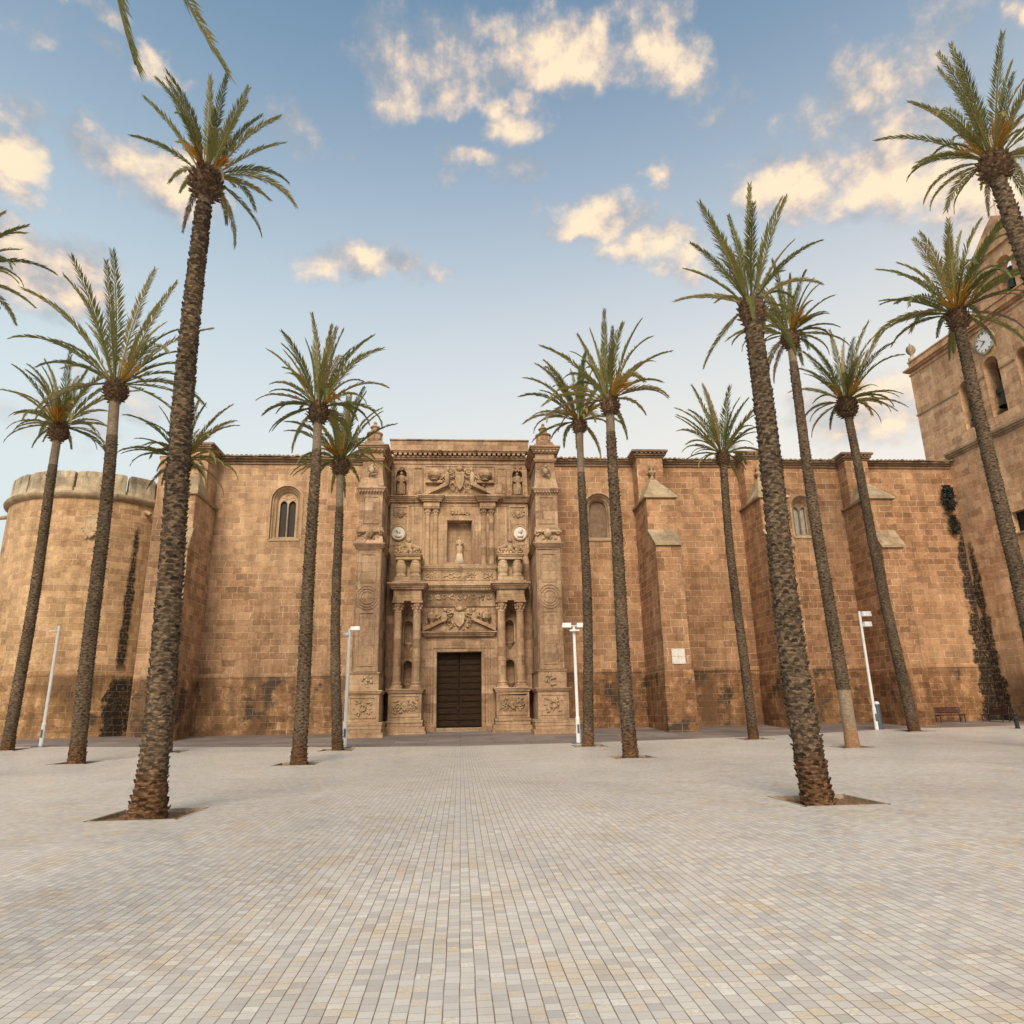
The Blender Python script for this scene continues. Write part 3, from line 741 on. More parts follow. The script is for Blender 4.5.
def arms(mb, cx, cz, y, w, h, rnd):
    shield(mb, cx, cz-.05*h, y, w*.16, h*.62)
    mb.blob((cx, y-.12, cz+.40*h), w*.07, .16, h*.11, 8, 5, .15, rnd)
    for k in (-2, -1, 0, 1, 2): mb.blob((cx+k*w*.030, y-.16, cz+.50*h-abs(k)*.02), .045, .06, .10, 6, 4)
    for s in (-1, 1):
        spiral(mb, cx+s*w*.155, cz+.22*h, y-.05, h*.17, 1.4, s, .055, PI/2)
        spiral(mb, cx+s*w*.15, cz-.22*h, y-.05, h*.15, 1.3, -s, .05, -PI/2)
        spiral(mb, cx+s*w*.40, cz+.15*h, y-.05, h*.16, 1.5, -s, .055, PI*.5)
        # a beast / putto leaning on the shield
        mb.blob((cx+s*w*.235, y-.12, cz+.05*h), w*.052, .13, h*.26, 8, 6, .12, rnd)
        mb.blob((cx+s*w*.22, y-.15, cz+.36*h), w*.036, .10, h*.085, 8, 5, .1, rnd)
        mb.tube([(cx+s*w*.24, y-.12, cz+.2*h), (cx+s*w*.18, y-.2, cz+.18*h), (cx+s*w*.11, y-.2, cz+.25*h)], .045, 6)
        mb.tube([(cx+s*w*.25, y-.12, cz-.1*h), (cx+s*w*.31, y-.2, cz-.2*h), (cx+s*w*.37, y-.12, cz-.24*h)], .055, 6)
        mb.tube([(cx+s*w*.26, y-.1, cz+.18*h), (cx+s*w*.33, y-.13, cz+.05*h), (cx+s*w*.42, y-.1, cz-.1*h)], lambda t: .06*(1-.6*t), 6)
        leafage(mb, cx+s*w*.33, cz, y, w*.13, h*.30, 26, rnd, .085)
    leafage(mb, cx, cz, y, w*.16, h*.46, 26, rnd, .075)
def figure(mb, cx, y, z, h, rnd, arms_=True):
    mb.lathe((cx, y, z), [(.17*h, 0), (.19*h, .03*h), (.15*h, .30*h), (.13*h, .5*h), (.16*h, .66*h), (.17*h, .76*h), (.13*h, .82*h), (.055*h, .85*h), (.05*h, .875*h)], 14, 1, .75)
    mb.blob((cx, y-.01*h, z+.925*h), .062*h, .07*h, .085*h, 10, 7)
    mb.blob((cx, y-.07*h, z+.925*h), .018*h, .025*h, .02*h, 6, 4)
    mb.blob((cx, y+.02*h, z+.95*h), .072*h, .07*h, .07*h, 8, 5)
    if arms_:
        for s in (-1, 1):
            mb.tube([(cx+s*.15*h, y, z+.77*h), (cx+s*.2*h, y-.04*h, z+.6*h), (cx+s*.08*h, y-.17*h, z+.55*h)], lambda t: .05*h*(1-.35*t), 8)
    for k in range(7):
        a = PI+PI*k/6
        mb.tube([(cx+.14*h*math.cos(a), y+.10*h*math.sin(a), z+.55*h), (cx+.18*h*math.cos(a+.1), y+.135*h*math.sin(a+.1), z+.02*h)], .018*h, 5)

YB = 45.75
mb = MB()
MP = lambda x, d, z: (x, YB+d, z)
# bays of the back wall: the door, the niche above it, two small niches between each pair of columns
dz = lambda z: z
ops_low = [(XC, 1.40, .1, 5.32, 0)]
for s in (-1, 1): ops_low.append((XC+s*3.22, .27, 3.4, 4.55, 1.0))
panel(mb, XC-4.6, XC+4.6, .1, 5.32+.18, ops_low, MP, .55)
ops_mid = [(XC+s*3.22, .27, 5.9, 7.05, 1.0) for s in (-1, 1)]
panel(mb, XC-4.6, XC+4.6, 5.5, 9.3, ops_mid, MP, .45)
panel(mb, XC-4.6, XC+4.6, 9.3, 15.6, [(XC, .80, 11.12, 13.92, 0)], MP, .62)
ops_top = [(XC+s*3.92, .34, 15.75, 17.2, 1.0) for s in (-1, 1)]
panel(mb, XC-4.6, XC+4.6, 15.6, 18.3, ops_top, MP, .40)
mb.box(XC-.85, XC+.85, YB+.62, YB+.7, 11.0, 14.0)
for s in (-1, 1):
    mb.box(XC+s*3.22-.3, XC+s*3.22+.3, YB+.58, YB+.64, 3.3, 5.0); mb.box(XC+s*3.22-.3, XC+s*3.22+.3, YB+.46, YB+.52, 5.8, 7.5)
    mb.box(XC+s*3.92-.4, XC+s*3.92+.4, YB+.41, YB+.47, 15.6, 17.7)
mb.box(XC-1.6, XC+1.6, 46.9, 47.0, .1, 5.6)
portal = mb.build('portal', mt_port, church)

# door leaves, surround and step
for s in (-1, 1):
    mb = MB()
    a, b = sorted((XC+s*.015, XC+s*1.40))
    nb = 12
    for k in range(nb):
        z0 = .78+(5.3-.78)*k/nb; z1 = .78+(5.3-.78)*(k+1)/nb
        mb.box(a+.02, b-.02, 46.16, 46.24, z0+.012, z1-.012)
        mb.box(a+.1, b-.1, 46.135, 46.16, z0+.06, z1-.06)
    mb.box(a, b, 46.24, 46.27, .76, 5.32)
    for k in range(nb):
        zc = .78+(5.3-.78)*(k+.0)/nb+.03
        for i in range(7):
            mb.blob((a+.16+i*(b-a-.32)/6, 46.15, zc), .022, .03, .022, 6, 4)
    d = mb.build('door', mt_door, portal, bevel=.006)
mb = MB(); mb.box(XC-1.5, XC+1.5, 45.35, 46.3, .4, .74)
mb.build('threshold', mt_cap, portal, bevel=.02)
mb = MB(); xk = XC-.09
mb.tube([(xk, 46.12, 1.9), (xk-.05, 46.08, 1.78), (xk, 46.07, 1.68), (xk+.05, 46.08, 1.78), (xk, 46.12, 1.9)], .014, 6)
mb.box(xk-.04, xk+.04, 46.115, 46.136, 1.82, 2.0)
mb.build('door_handle', mt_iron, portal)
mb = MB()
for o, p, w_ in ((1.98, .05, .18), (1.80, .11, .16), (1.62, .16, .20)):
    for s in (-1, 1):
        a, b = sorted((XC+s*o, XC+s*(o-w_)))
        mb.box(a, b, YB-p, YB, .5, 5.32+(o-1.4))
    mb.box(XC-(o-w_), XC+(o-w_), YB-p, YB, 5.32+(o-1.4)-w_, 5.32+(o-1.4))
for s in (-1, 1):
    a, b = sorted((XC+s*2.05, XC+s*1.40)); mb.box(a, b, YB-.22, YB, .1, .95)
mb.build('door_surround', mt_port, portal, bevel=.02)

# broken pediment over the door with its carved arms
mb = MB()
steps(mb, XC-2.08, XC+2.08, YB-.12, YB, 6.32, 6.62, .30, 3)
for s in (-1, 1):
    poly = [(XC+s*2.30, 6.62), (XC+s*.80, 7.32), (XC+s*.74, 7.55), (XC+s*2.36, 6.84)]
    mb.prism(poly, lambda a, d, b: (a, YB-d, b), 0, .38)
    mb.prism([(XC+s*2.2, 6.66), (XC+s*.85, 6.66), (XC+s*.85, 7.24)], lambda a, d, b: (a, YB-d, b), 0, .10)
    spiral(mb, XC+s*.72, 7.42, YB-.2, .17, 1.4, s, .05)
    mb.blob((XC+s*2.28, YB-.2, 6.95), .14, .14, .20, 8, 6)
    mb.lathe((XC+s*1.75, YB-.18, 7.1), [(.16, 0), (.1, .1), (.30, .35), (.30, .55), (.12, .75), (.14, .85), (.02, 1.0)], 10)
mb.build('pediment', mt_port, portal, bevel=.012)
mb = MB(); arms(mb, XC, 7.45, YB-.06, 4.1, 1.5, random.Random(3))
mb.build('coat_of_arms', mt_orn, portal, smooth=True)

# frieze and cornices of the first order
mb = MB()
mb.box(XC-2.3, XC+2.3, YB-.10, YB, 8.22, 8.48)
mb.box(XC-2.3, XC+2.3, YB-.05, YB, 8.48, 9.2)
steps(mb, XC-2.0, XC+2.0, YB-.14, YB, 9.2, 9.62, .45, 4)
k = 22
for i in range(k):
    c = XC-2.05+(i+.5)*4.1/k
    mb.box(c-.05, c+.05, YB-.42, YB-.1, 9.25, 9.38)
rnd = random.Random(5)
for i in range(9):
    c = XC-1.9+i*3.8/8
    if i % 2 == 0: spiral(mb, c, 8.84, YB-.08, .2, 1.3, 1 if i % 4 else -1, .035)
    else:
        leafage(mb, c, 8.84, YB-.08, .16, .16, 9, rnd, .07)
mb.build('frieze', mt_orn, portal)

for s in (-1, 1):
    sg = lambda a, b: sorted((XC+s*a, XC+s*b))
    # pedestal under the column pair
    mb = MB()
    a, b = sg(2.02, 4.42); mb.box(a, b, 43.92, YB, .2, .88); mb.box(a-.06, b+.06, 43.84, YB, .2, .62)
    a, b = sg(2.1, 4.34); steps(mb, a+.1, b-.1, 44.02, YB, .88, 1.26, -.0 if False else .06, 2)
    a, b = sg(2.24, 4.24); mb.box(a, b, 44.08, YB, 1.26, 2.80)
    steps(mb, a, b, 44.08, YB, 2.80, 3.06, .16, 3)
    frame(mb, a+.14, b-.14, 1.42, 2.70, 44.08, .07, .05)
    mb.box(*sg(1.42, 2.05), 45.2, YB, .1, .84)
    ped = mb.build('pedestal', mt_port, portal, bevel=.025)
    mb = MB(); rnd = random.Random(7+s)
    cx = XC+s*3.24
    spiral(mb, cx-.42, 2.05, 44.06, .27, 1.4, 1, .045, PI); spiral(mb, cx+.42, 2.05, 44.06, .27, 1.4, -1, .045, 0)
    shield(mb, cx, 2.08, 44.08, .36, .55); leafage(mb, cx, 2.05, 44.06, .78, .42, 34, rnd, .075)
    mb.build('carved_panel', mt_orn, portal, smooth=True)
    for u in (3.82, 2.64):
        mb = MB(); o = (XC+s*u, 44.62, 3.06)
        mb.box(o[0]-.36, o[0]+.36, o[1]-.36, o[1]+.36, 3.06, 3.17)
        mb.lathe(o, [(.36, .11), (.37, .16), (.36, .22), (.30, .25), (.30, .29), (.33, .33), (.30, .38), (.265, .42), (.262, 1.6), (.285, 1.64), (.262, 1.68), (.255, 3.0), (.232, 4.62), (.25, 4.66), (.25, 4.71), (.225, 4.75), (.24, 4.95), (.33, 5.22)], 20)
        for k in range(8):
            an = 2*PI*k/8
            for zz, rr_ in ((4.88, .27), (5.06, .32)):
                mb.blob((o[0]+rr_*math.cos(an+zz), o[1]+rr_*math.sin(an+zz), 3.06+zz), .07, .07, .10, 6, 4)
        mb.box(o[0]-.37, o[0]+.37, o[1]-.37, o[1]+.37, 8.28, 8.40)
        mb.build('column', mt_port, portal, smooth=False)
    # niche figures' brackets between the columns
    mb = MB()
    for zz in (3.4, 5.9):
        mb.lathe((XC+s*3.22, YB, zz-.45), [(.02, 0), (.12, .15), (.22, .32), (.30, .42), (.30, .47)], 12)
        arch_rings(mb, XC+s*3.22, zz, zz+1.15, [(.36, .0), (.36, -.06), (.28, -.06), (.27, .02)], MP)
    leafage(mb, XC+s*3.22, 7.75, YB-.03, .22, .22, 14, random.Random(11+s), .08)
    mb.build('niche', mt_orn, portal)
    # entablature block on the columns
    mb = MB()
    a, b = sg(2.34, 4.14)
    mb.box(a, b, 44.3, YB, 8.40, 8.62); mb.box(a+.03, b-.03, 44.34, YB, 8.62, 9.12)
    steps(mb, a, b, 44.32, YB, 9.12, 9.52, .36, 4)
    mb.box(a-.1, b+.1, 44.2, YB, 9.52, 9.66)
    mb.build('entablature', mt_port, portal, bevel=.02)
    # squat paired balusters with their slab and carving
    mb = MB()
    a, b = sg(2.5, 4.02)
    mb.box(a-.06, b+.06, 44.35, YB, 9.66, 9.92)
    for u in (3.72, 2.80):
        mb.lathe((XC+s*u, 44.7, 9.92), [(.33, 0), (.36, .1), (.30, .2), (.29, .26), (.33, .36), (.35, .6), (.33, .82), (.27, .92), (.30, 1.0), (.24, 1.08), (.26, 1.14)], 16)
    mb.box(a, b, 45.0, YB, 9.92, 11.06)
    mb.box(a-.02, b+.02, 44.42, YB, 11.06, 11.26); steps(mb, a, b, 44.42, YB, 11.26, 11.42, .13, 2)
    mb.build('baluster_pair', mt_orn, portal, bevel=.015)
    mb = MB(); rnd = random.Random(17+s)
    cx = XC+s*3.26
    mb.blob((cx, 44.75, 11.95), .30, .26, .42, 9, 6, .2, rnd); mb.blob((cx, 44.6, 12.35), .17, .17, .19, 8, 6, .1, rnd)
    for q in (-1, 1):
        mb.tube([(cx+q*.2, 44.65, 12.0), (cx+q*.5, 44.6, 11.9), (cx+q*.78, 44.65, 11.52)], lambda t: .17*(1-.5*t), 8)
        spiral(mb, cx+q*.62, 11.66, 44.5, .2, 1.3, -q, .06, PI/2)
    leafage(mb, cx, 11.62, 44.6, .7, .14, 24, rnd, .13)
    mb.build('carved_crest', mt_orn, portal, smooth=True)
    # half columns of the upper order, with their bases and capitals
    for u in (2.12, 1.60):
        mb = MB(); o = (XC+s*u, YB-.02, 10.82)
        mb.box(o[0]-.25, o[0]+.25, YB-.28, YB, 10.82, 10.93)
        mb.lathe(o, [(.24, .11), (.25, .17), (.205, .22), (.205, .3), (.19, 1.2), (.165, 3.5), (.185, 3.54), (.165, 3.6), (.18, 3.75), (.235, 3.95)], 14)
        for k in range(5):
            an = PI+PI*k/4
            mb.blob((o[0]+.21*math.cos(an), o[1]+.21*math.sin(an), 10.82+3.75), .05, .05, .09, 6, 4)
        mb.box(o[0]-.26, o[0]+.26, YB-.3, YB, 14.75, 14.84)
        mb.build('half_column', mt_port, portal)
    # carved side bay: roundel with a bust, small shield
    mb = MB(); cx = XC+s*3.92
    frame(mb, cx-.62, cx+.55, 12.3, 15.0, YB, .10, .045)
    shield(mb, cx, 14.45, YB, .42, .5); leafage(mb, cx, 14.45, YB-.02, .42, .22, 18, random.Random(23+s), .075)
    mb.box(*sg(2.48, 2.62), YB-.06, YB, 10.9, 14.9); mb.box(*sg(3.02, 3.16), YB-.06, YB, 12.1, 14.9)
    mb.build('side_bay', mt_orn, portal, bevel=.01)
    mb = MB(); mc = (XC+s*4.02, 13.1)
    rows = []
    for q, d in ((.52, 0), (.52, .10), (.46, .14), (.42, .10)):
        rows.append([(mc[0]+q*math.cos(2*PI*k/36), YB-d, mc[1]+q*math.sin(2*PI*k/36)) for k in range(36)])
    mb.grid(rows, closed=True)
    ring = mb.build('roundel', mt_orn, portal)
    mb = MB()
    mb.face([(mc[0]+.42*math.cos(2*PI*k/36), YB-.09, mc[1]+.42*math.sin(2*PI*k/36)) for k in range(36)])
    mb.blob((mc[0]+.02, YB-.14, mc[1]+.10), .13, .12, .17, 10, 7); mb.blob((mc[0]-.08*s, YB-.17, mc[1]+.07), .05, .05, .05, 6, 4)
    mb.blob((mc[0], YB-.10, mc[1]-.2), .25, .12, .13, 10, 6); mb.blob((mc[0], YB-.12, mc[1]-.07), .07, .08, .1, 8, 5)
    mb.blob((mc[0]+.04*s, YB-.15, mc[1]+.18), .15, .12, .10, 8, 5)
    mb.build('roundel_bust', mt_marble, portal, smooth=False)
    # panelled strip and saint in the top storey
    mb = MB()
    a, b = sg(2.46, 3.16); mb.box(a, b, YB-.10, YB, 15.75, 17.75); frame(mb, a+.06, b-.06, 15.85, 17.65, YB-.10, .06, .05)
    mb.box((a+b)/2-.12, (a+b)/2+.12, YB-.13, YB-.10, 15.95, 17.55)
    arch_rings(mb, XC+s*3.92, 15.75, 17.2, [(.46, 0), (.46, -.07), (.35, -.07), (.34, .02)], MP)
    leafage(mb, XC+s*3.92, 17.6, YB-.06, .3, .12, 14, random.Random(31+s), .09)
    mb.build('top_panel', mt_port, portal, bevel=.012)
    mb = MB()
    figure(mb, XC+s*3.92, YB+.05, 15.78, 1.62, random.Random(2))
    mb.build('saint_statue', mt_orn, portal, smooth=True)

# pedestal zone under the upper order and niche with its statue
mb = MB(); rnd = random.Random(41)
mb.box(XC-2.4, XC+2.4, YB-.16, YB, 9.66, 9.86); mb.box(XC-2.4, XC+2.4, YB-.10, YB, 9.86, 10.62)
steps(mb, XC-2.36, XC+2.36, YB-.12, YB, 10.62, 10.82, .14, 2)
frame(mb, XC-1.25, XC+1.25, 9.94, 10.56, YB-.10, .06, .05)
for s in (-1, 1): frame(mb, min(XC+s*1.36, XC+s*2.34), max(XC+s*1.36, XC+s*2.34), 9.94, 10.56, YB-.10, .06, .05)
leafage(mb, XC, 10.25, YB-.11, 1.05, .18, 46, rnd, .07)
for s in (-1, 1):
    leafage(mb, XC+s*1.85, 10.25, YB-.11, .32, .18, 16, rnd, .07); spiral(mb, XC+s*.55, 10.25, YB-.13, .2, 1.3, s, .035)
mb.build('carved_dado', mt_orn, portal)
mb = MB()
frame(mb, XC-1.20, XC+1.20, 10.84, 14.32, YB, .20, .08); frame(mb, XC-1.0, XC+1.0, 10.94, 14.12, YB, .16, .15)
mb.box(XC-1.3, XC+1.3, YB-.24, YB, 10.84, 10.98)
leafage(mb, XC, 14.55, YB-.05, .5, .13, 20, random.Random(43), .10); spiral(mb, XC-.5, 14.5, YB-.06, .17, 1.2, 1, .04); spiral(mb, XC+.5, 14.5, YB-.06, .17, 1.2, -1, .04)
mb.build('niche_frame', mt_port, portal, bevel=.015)
mb = MB()
mb.box(XC-.30, XC+.30, YB+.08, YB+.58, 11.12, 11.28)
mb.taper(XC-.26, XC+.26, YB+.12, YB+.55, 11.28, XC-.17, XC+.17, YB+.18, YB+.52, 11.78)
mb.build('statue_pedestal', mt_crest, portal, bevel=.015)
mb = MB(); figure(mb, XC, YB+.35, 11.78, 1.15, random.Random(5))
mb.build('niche_statue', mt_orn, portal, smooth=True)

# entablature of the upper order
mb = MB()
mb.box(XC-4.55, XC+4.55, YB-.05, YB, 14.98, 15.2)
steps(mb, XC-4.45, XC+4.45, YB-.08, YB, 15.2, 15.62, .38, 4)
for s in (-1, 1):
    a, b = sorted((XC+s*1.34, XC+s*2.40)); mb.box(a, b, YB-.34, YB, 14.84, 15.2); steps(mb, a, b, YB-.34, YB, 15.2, 15.60, .37, 4)
    mb.blob((XC+s*2.72, YB-.45, 15.5), .16, .2, .18, 8, 6)
mb.build('upper_cornice', mt_port, portal, bevel=.015)
# top storey: arms on broken volutes
mb = MB()
for s in (-1, 1):
    mb.prism([(XC+s*2.25, 15.66), (XC+s*.75, 16.38), (XC+s*.70, 16.62), (XC+s*2.3, 15.86)], lambda a, d, b: (a, YB-d, b), 0, .36)
    mb.box(*sorted((XC+s*1.15, XC+s*2.3)), YB-.3, YB, 16.55, 16.72)
    mb.lathe((XC+s*1.72, YB-.2, 16.72), [(.30, 0), (.2, .08), (.40, .28), (.46, .5), (.40, .66), (.28, .76), (.3, .82), (.05, .9)], 12)
frame(mb, XC-2.38, XC+2.38, 15.66, 17.85, YB, .07, .05)
mb.build('volute_pediment', mt_port, portal, bevel=.012)
mb = MB(); arms(mb, XC, 16.8, YB-.12, 3.6, 1.95, random.Random(9))
mb.build('coat_of_arms', mt_orn, portal, smooth=True)
# crowning cornice with dentils and the parapet
mb = MB()
mb.box(XC-4.6, XC+4.6, YB-.06, YB, 17.95, 18.25)
steps(mb, XC-4.4, XC+4.4, YB-.12, YB+.3, 18.25, 18.46, .18, 2)
k = 27
for i in range(k):
    c = XC-4.5+(i+.5)*9.0/k
    mb.box(c-.10, c+.10, YB-.48, YB, 18.46, 18.62)
steps(mb, XC-4.4, XC+4.4, YB-.42, YB+.3, 18.62, 18.80, .18, 2)
mb.box(XC-4.7, XC+4.7, YB-.32, YB+.4, 18.80, 19.55)
mb.box(XC-4.75, XC+4.75, YB-.40, YB+.45, 19.55, 19.64)
for q in (-1.35, 1.05): mb.box(XC+q-.12, XC+q+.12, YB-.75, YB-.5, 18.70, 18.84)
mb.build('crowning_cornice', mt_port, portal, bevel=.012)

# the two great piers
for s in (-1, 1):
    sg = lambda a, b: sorted((XC+s*a, XC+s*b))
    YP = 42.4
    mb = MB()
    a, b = sg(4.25, 6.8); mb.box(a, b, 41.85, W, .1, .62)
    a, b = sg(4.36, 6.66); steps(mb, a+.05, b-.05, 42.0, W, .62, 1.2, .10, 3)
    a, b = sg(4.55, 6.38); mb.box(a, b, 42.22, W, 1.2, 2.72)
    frame(mb, a+.16, b-.16, 1.4, 2.6, 42.22, .07, .05)
    steps(mb, a, b, 42.22, W, 2.72, 2.95, .16, 3)
    a, b = sg(4.62, 6.30); mb.box(a, b, 42.3, W, 2.95, 3.85); steps(mb, a, b, 42.3, W, 3.85, 3.96, .06, 2)
    a, b = sg(4.70, 6.22); mb.box(a, b, YP, W, 3.96, 11.34)
    frame(mb, a+.05, b-.05, 4.0, 11.3, YP, .07, .04)
    frame(mb, a+.28, b-.28, 4.3, 7.45, YP, .07, .05); frame(mb, a+.28, b-.28, 9.2, 11.0, YP, .07, .05)
    cx = (a+b)/2
    for q in (.54, .38):
        mb.tube([(cx+q*math.cos(2*PI*k/28), YP-.02, 8.33+q*math.sin(2*PI*k/28)) for k in range(29)], .045, 6, False)
    for sgn, zc in ((1, 8.33), (-1, 8.33)):
        mb.tube([(cx+.66*math.cos(t), YP-.02, zc+sgn*.72*math.sin(t)) for t in [.5+(PI-1.0)*k/10 for k in range(11)]], .04, 6, False)
    steps(mb, a, b, YP, W, 11.34, 11.62, .22, 4)
    # console block
    a2, b2 = sg(4.72, 6.20)
    mb.taper(a2-.10, b2+.10, YP-.18, W, 11.62, a2, b2, YP+.10, W, 12.2); mb.box(a2-.05, b2+.05, YP+.05, W, 12.2, 12.66)
    a3, b3 = sg(4.76, 6.16); mb.box(a3, b3, YP+.16, W, 12.66, 14.98)
    frame(mb, a3+.22, b3-.22, 12.9, 14.7, YP+.16, .07, .05)
    steps(mb, a3, b3, YP+.16, W, 14.98, 15.24, .20, 3)
    for i in range(9):
        c = a3-.1+(i+.5)*(b3-a3+.2)/9; mb.box(c-.05, c+.05, YP-.08, W, 14.9, 15.02)
    rows = []
    for z, g in ((15.24, .10), (15.45, .04), (15.8, -.02), (16.4, -.07), (17.05, -.10)):
        rows.append([(a3-g, YP+.16-g, z), (b3+g, YP+.16-g, z), (b3+g, W, z), (a3-g, W, z)])
    mb.grid(rows, closed=True)
    a4, b4 = sg(4.84, 6.08); steps(mb, a4, b4, YP+.22, W, 17.05, 17.24, .12, 2); mb.box(a4, b4, YP+.22, W, 17.24, 17.62)
    steps(mb, a4, b4, YP+.22, W, 17.62, 18.05, .38, 4)
    for i in range(6):
        c = a4-.1+(i+.5)*(b4-a4+.2)/6; mb.box(c-.07, c+.07, YP-.02, W, 17.66, 17.8)
    mb.box(a4-.02, b4+.02, YP+.25, W, 18.05, 18.3)
    pier = mb.build('pier', mt_port, portal, bevel=.018)
    mb = MB(); rnd = random.Random(51+s)
    cx = XC+s*5.46
    mb.blob((cx, YP-.12, 12.22), .24, .22, .30, 10, 7, .08, rnd); mb.blob((cx, YP-.34, 12.2), .06, .07, .09, 6, 4)
    for q in (-1, 1):
        mb.tube([(cx+q*.12, YP-.02, 12.38), (cx+q*.72, YP-.02, 12.38)], .10, 8); spiral(mb, cx+q*.68, 12.3, YP-.05, .17, 1.2, q, .05)
        mb.blob((cx+q*.09, YP-.30, 12.29), .04, .04, .03, 6, 4)
    leafage(mb, cx, 12.0, YP-.06, .5, .12, 16, rnd, .09)
    mb.blob((cx, YP-.02, 16.35), .17, .14, .24, 9, 6, .15, rnd); mb.blob((cx, YP-.05, 16.62), .1, .1, .1, 8, 5)
    for q in (-1, 1): mb.tube([(cx+q*.08, YP, 16.6), (cx+q*.28, YP-.02, 16.5), (cx+q*.22, YP, 16.2)], .05, 6)
    leafage(mb, cx, 16.15, YP+.03, .25, .12, 10, rnd, .07)
    leafage(mb, cx, 2.0, 42.2, .5, .42, 22, rnd, .07)
    mb.tube([(cx+.18*math.cos(2*PI*k/16), 42.16, 2.0+.18*math.sin(2*PI*k/16)) for k in range(17)], .04, 6, False)
    leafage(mb, cx-.15*s, 3.42, 42.28, .3, .28, 14, rnd, .10)
    mb.build('pier_carving', mt_orn, portal, smooth=True)
    mb = MB()
    o = (XC+s*5.50, YP+1.0, 18.3)
    mb.box(o[0]-.55, o[0]+.55, o[1]-.55, o[1]+.55, 18.3, 18.5)
    mb.lathe(o, [(.50, .2), (.54, .28), (.45, .34), (.44, .72), (.53, .80), (.53, .88), (.32, .94), (.25, 1.05), (.25, 1.22), (.33, 1.29), (.27, 1.36), (.13, 1.48), (.09, 1.55), (.12, 1.62), (.02, 1.74)], 12)
    for k in range(8):
        an = 2*PI*k/8; mb.box(o[0]+.44*math.cos(an)-.05, o[0]+.44*math.cos(an)+.05, o[1]+.44*math.sin(an)-.05, o[1]+.44*math.sin(an)+.05, 18.66, 19.0)
    mb.build('finial', mt_port, portal, bevel=.01)
    # dark gap between pier and pedestal is a real slot back to the wall; its rear is the portal wall

# ------------------------------------------------------------------ round tower
TX, TY, TR = -26.5, 53.5, 6.25
rt = thing('round_tower', 'squat round sandstone tower with pale battlements at the left end of the church', 'tower', (TX, TY, .6))
def cyl(mb, r0, z0, r1, z1, n=96, a0=0, a1=2*PI):
    f = lambda r, z: [(TX+r*math.cos(a0+(a1-a0)*k/n), TY+r*math.sin(a0+(a1-a0)*k/n), z) for k in range(n+1)]
    zs = [z0, z1]; rs = [r0, r1]
    mb.grid([f(r0, z0), f(r1, z1)], uvs=lambda i, j: (TR*(a0+(a1-a0)*j/n), zs[i] if abs(z1-z0) > .05 else zs[i]+(rs[i]-TR)))
mb = MB(); cyl(mb, TR, 4.5, TR-.05, 16.0)
mb.build('wall', mt_round, rt, smooth=True, fixn=False)
mb = MB(); cyl(mb, TR+.16, .0, TR+.14, 4.3); cyl(mb, TR+.14, 4.3, TR+.02, 4.52)
mb.build('base_course', mt_round, rt, smooth=False)
mb = MB()
prof = [(TR-.05, 15.95), (TR+.12, 16.02), (TR+.26, 16.14), (TR+.30, 16.26), (TR+.24, 16.38), (TR+.02, 16.46)]
for (a, za), (b, zb) in zip(prof, prof[1:]): cyl(mb, a, za, b, zb)
mb.build('string_moulding', mt_cap, rt, smooth=True)
notch = [R(d) for d in (-147.5, -117.5, -85, -55.5, -38, -8, 22, 52, 82, 112, 142, 182)]
for a, b in zip(notch, notch[1:]+[notch[0]+2*PI]):
    mb = MB(); g = .013; n = 14
    a += g; b -= g
    cut = lambda t: .0 if .04 < t < .96 else -.06
    rows = []
    for r, z in ((TR+.02, 16.44), (TR-.06, 17.84), (TR-.14, 17.92), (TR-.75, 17.92), (TR-.8, 16.44)):
        rows.append([(TX+r*math.cos(a+(b-a)*k/n), TY+r*math.sin(a+(b-a)*k/n), z+(cut(k/n) if z > 17 else 0)) for k in range(n+1)])
    mb.grid(rows, uvs=lambda i, j: (TR*(a+(b-a)*j/n), (16.44, 18.02, 18.2, 18.7, 20)[i]))
    mb.face([r[0] for r in rows]); mb.face([r[-1] for r in rows])
    mb.build('merlon', mt_crest, rt, bevel=.03)
mb = MB(); cyl(mb, TR-.12, 16.3, TR-.14, 16.75)
cyl(mb, TR-.14, 16.75, .01, 16.9)
mb.build('parapet_walk', mt_crest, rt, smooth=False)
for d in (-43, -152):
    mb = MB(); an = R(d); c_, s_ = math.cos(an), math.sin(an)
    mb.tube([(TX+(TR-.1)*c_, TY+(TR-.1)*s_, 15.5), (TX+(TR+.45)*c_, TY+(TR+.45)*s_, 15.35), (TX+(TR+.75)*c_, TY+(TR+.75)*s_, 15.15)], lambda t: .16*(1-.35*t), 8)
    mb.build('water_spout', mt_cap, rt)
mb = MB(); an = R(-72); rnd = random.Random(61)     # worn carved shield
cx, cy = TX+(TR+.0)*math.cos(an), TY+(TR+.0)*math.sin(an)
shield(mb, cx, 14.0, cy+.02, .95, 1.5)
leafage(mb, cx, 14.0, cy-.03, .65, .85, 30, rnd, .12)
mb.build('worn_coat_of_arms', mt_orn, rt, smooth=True)

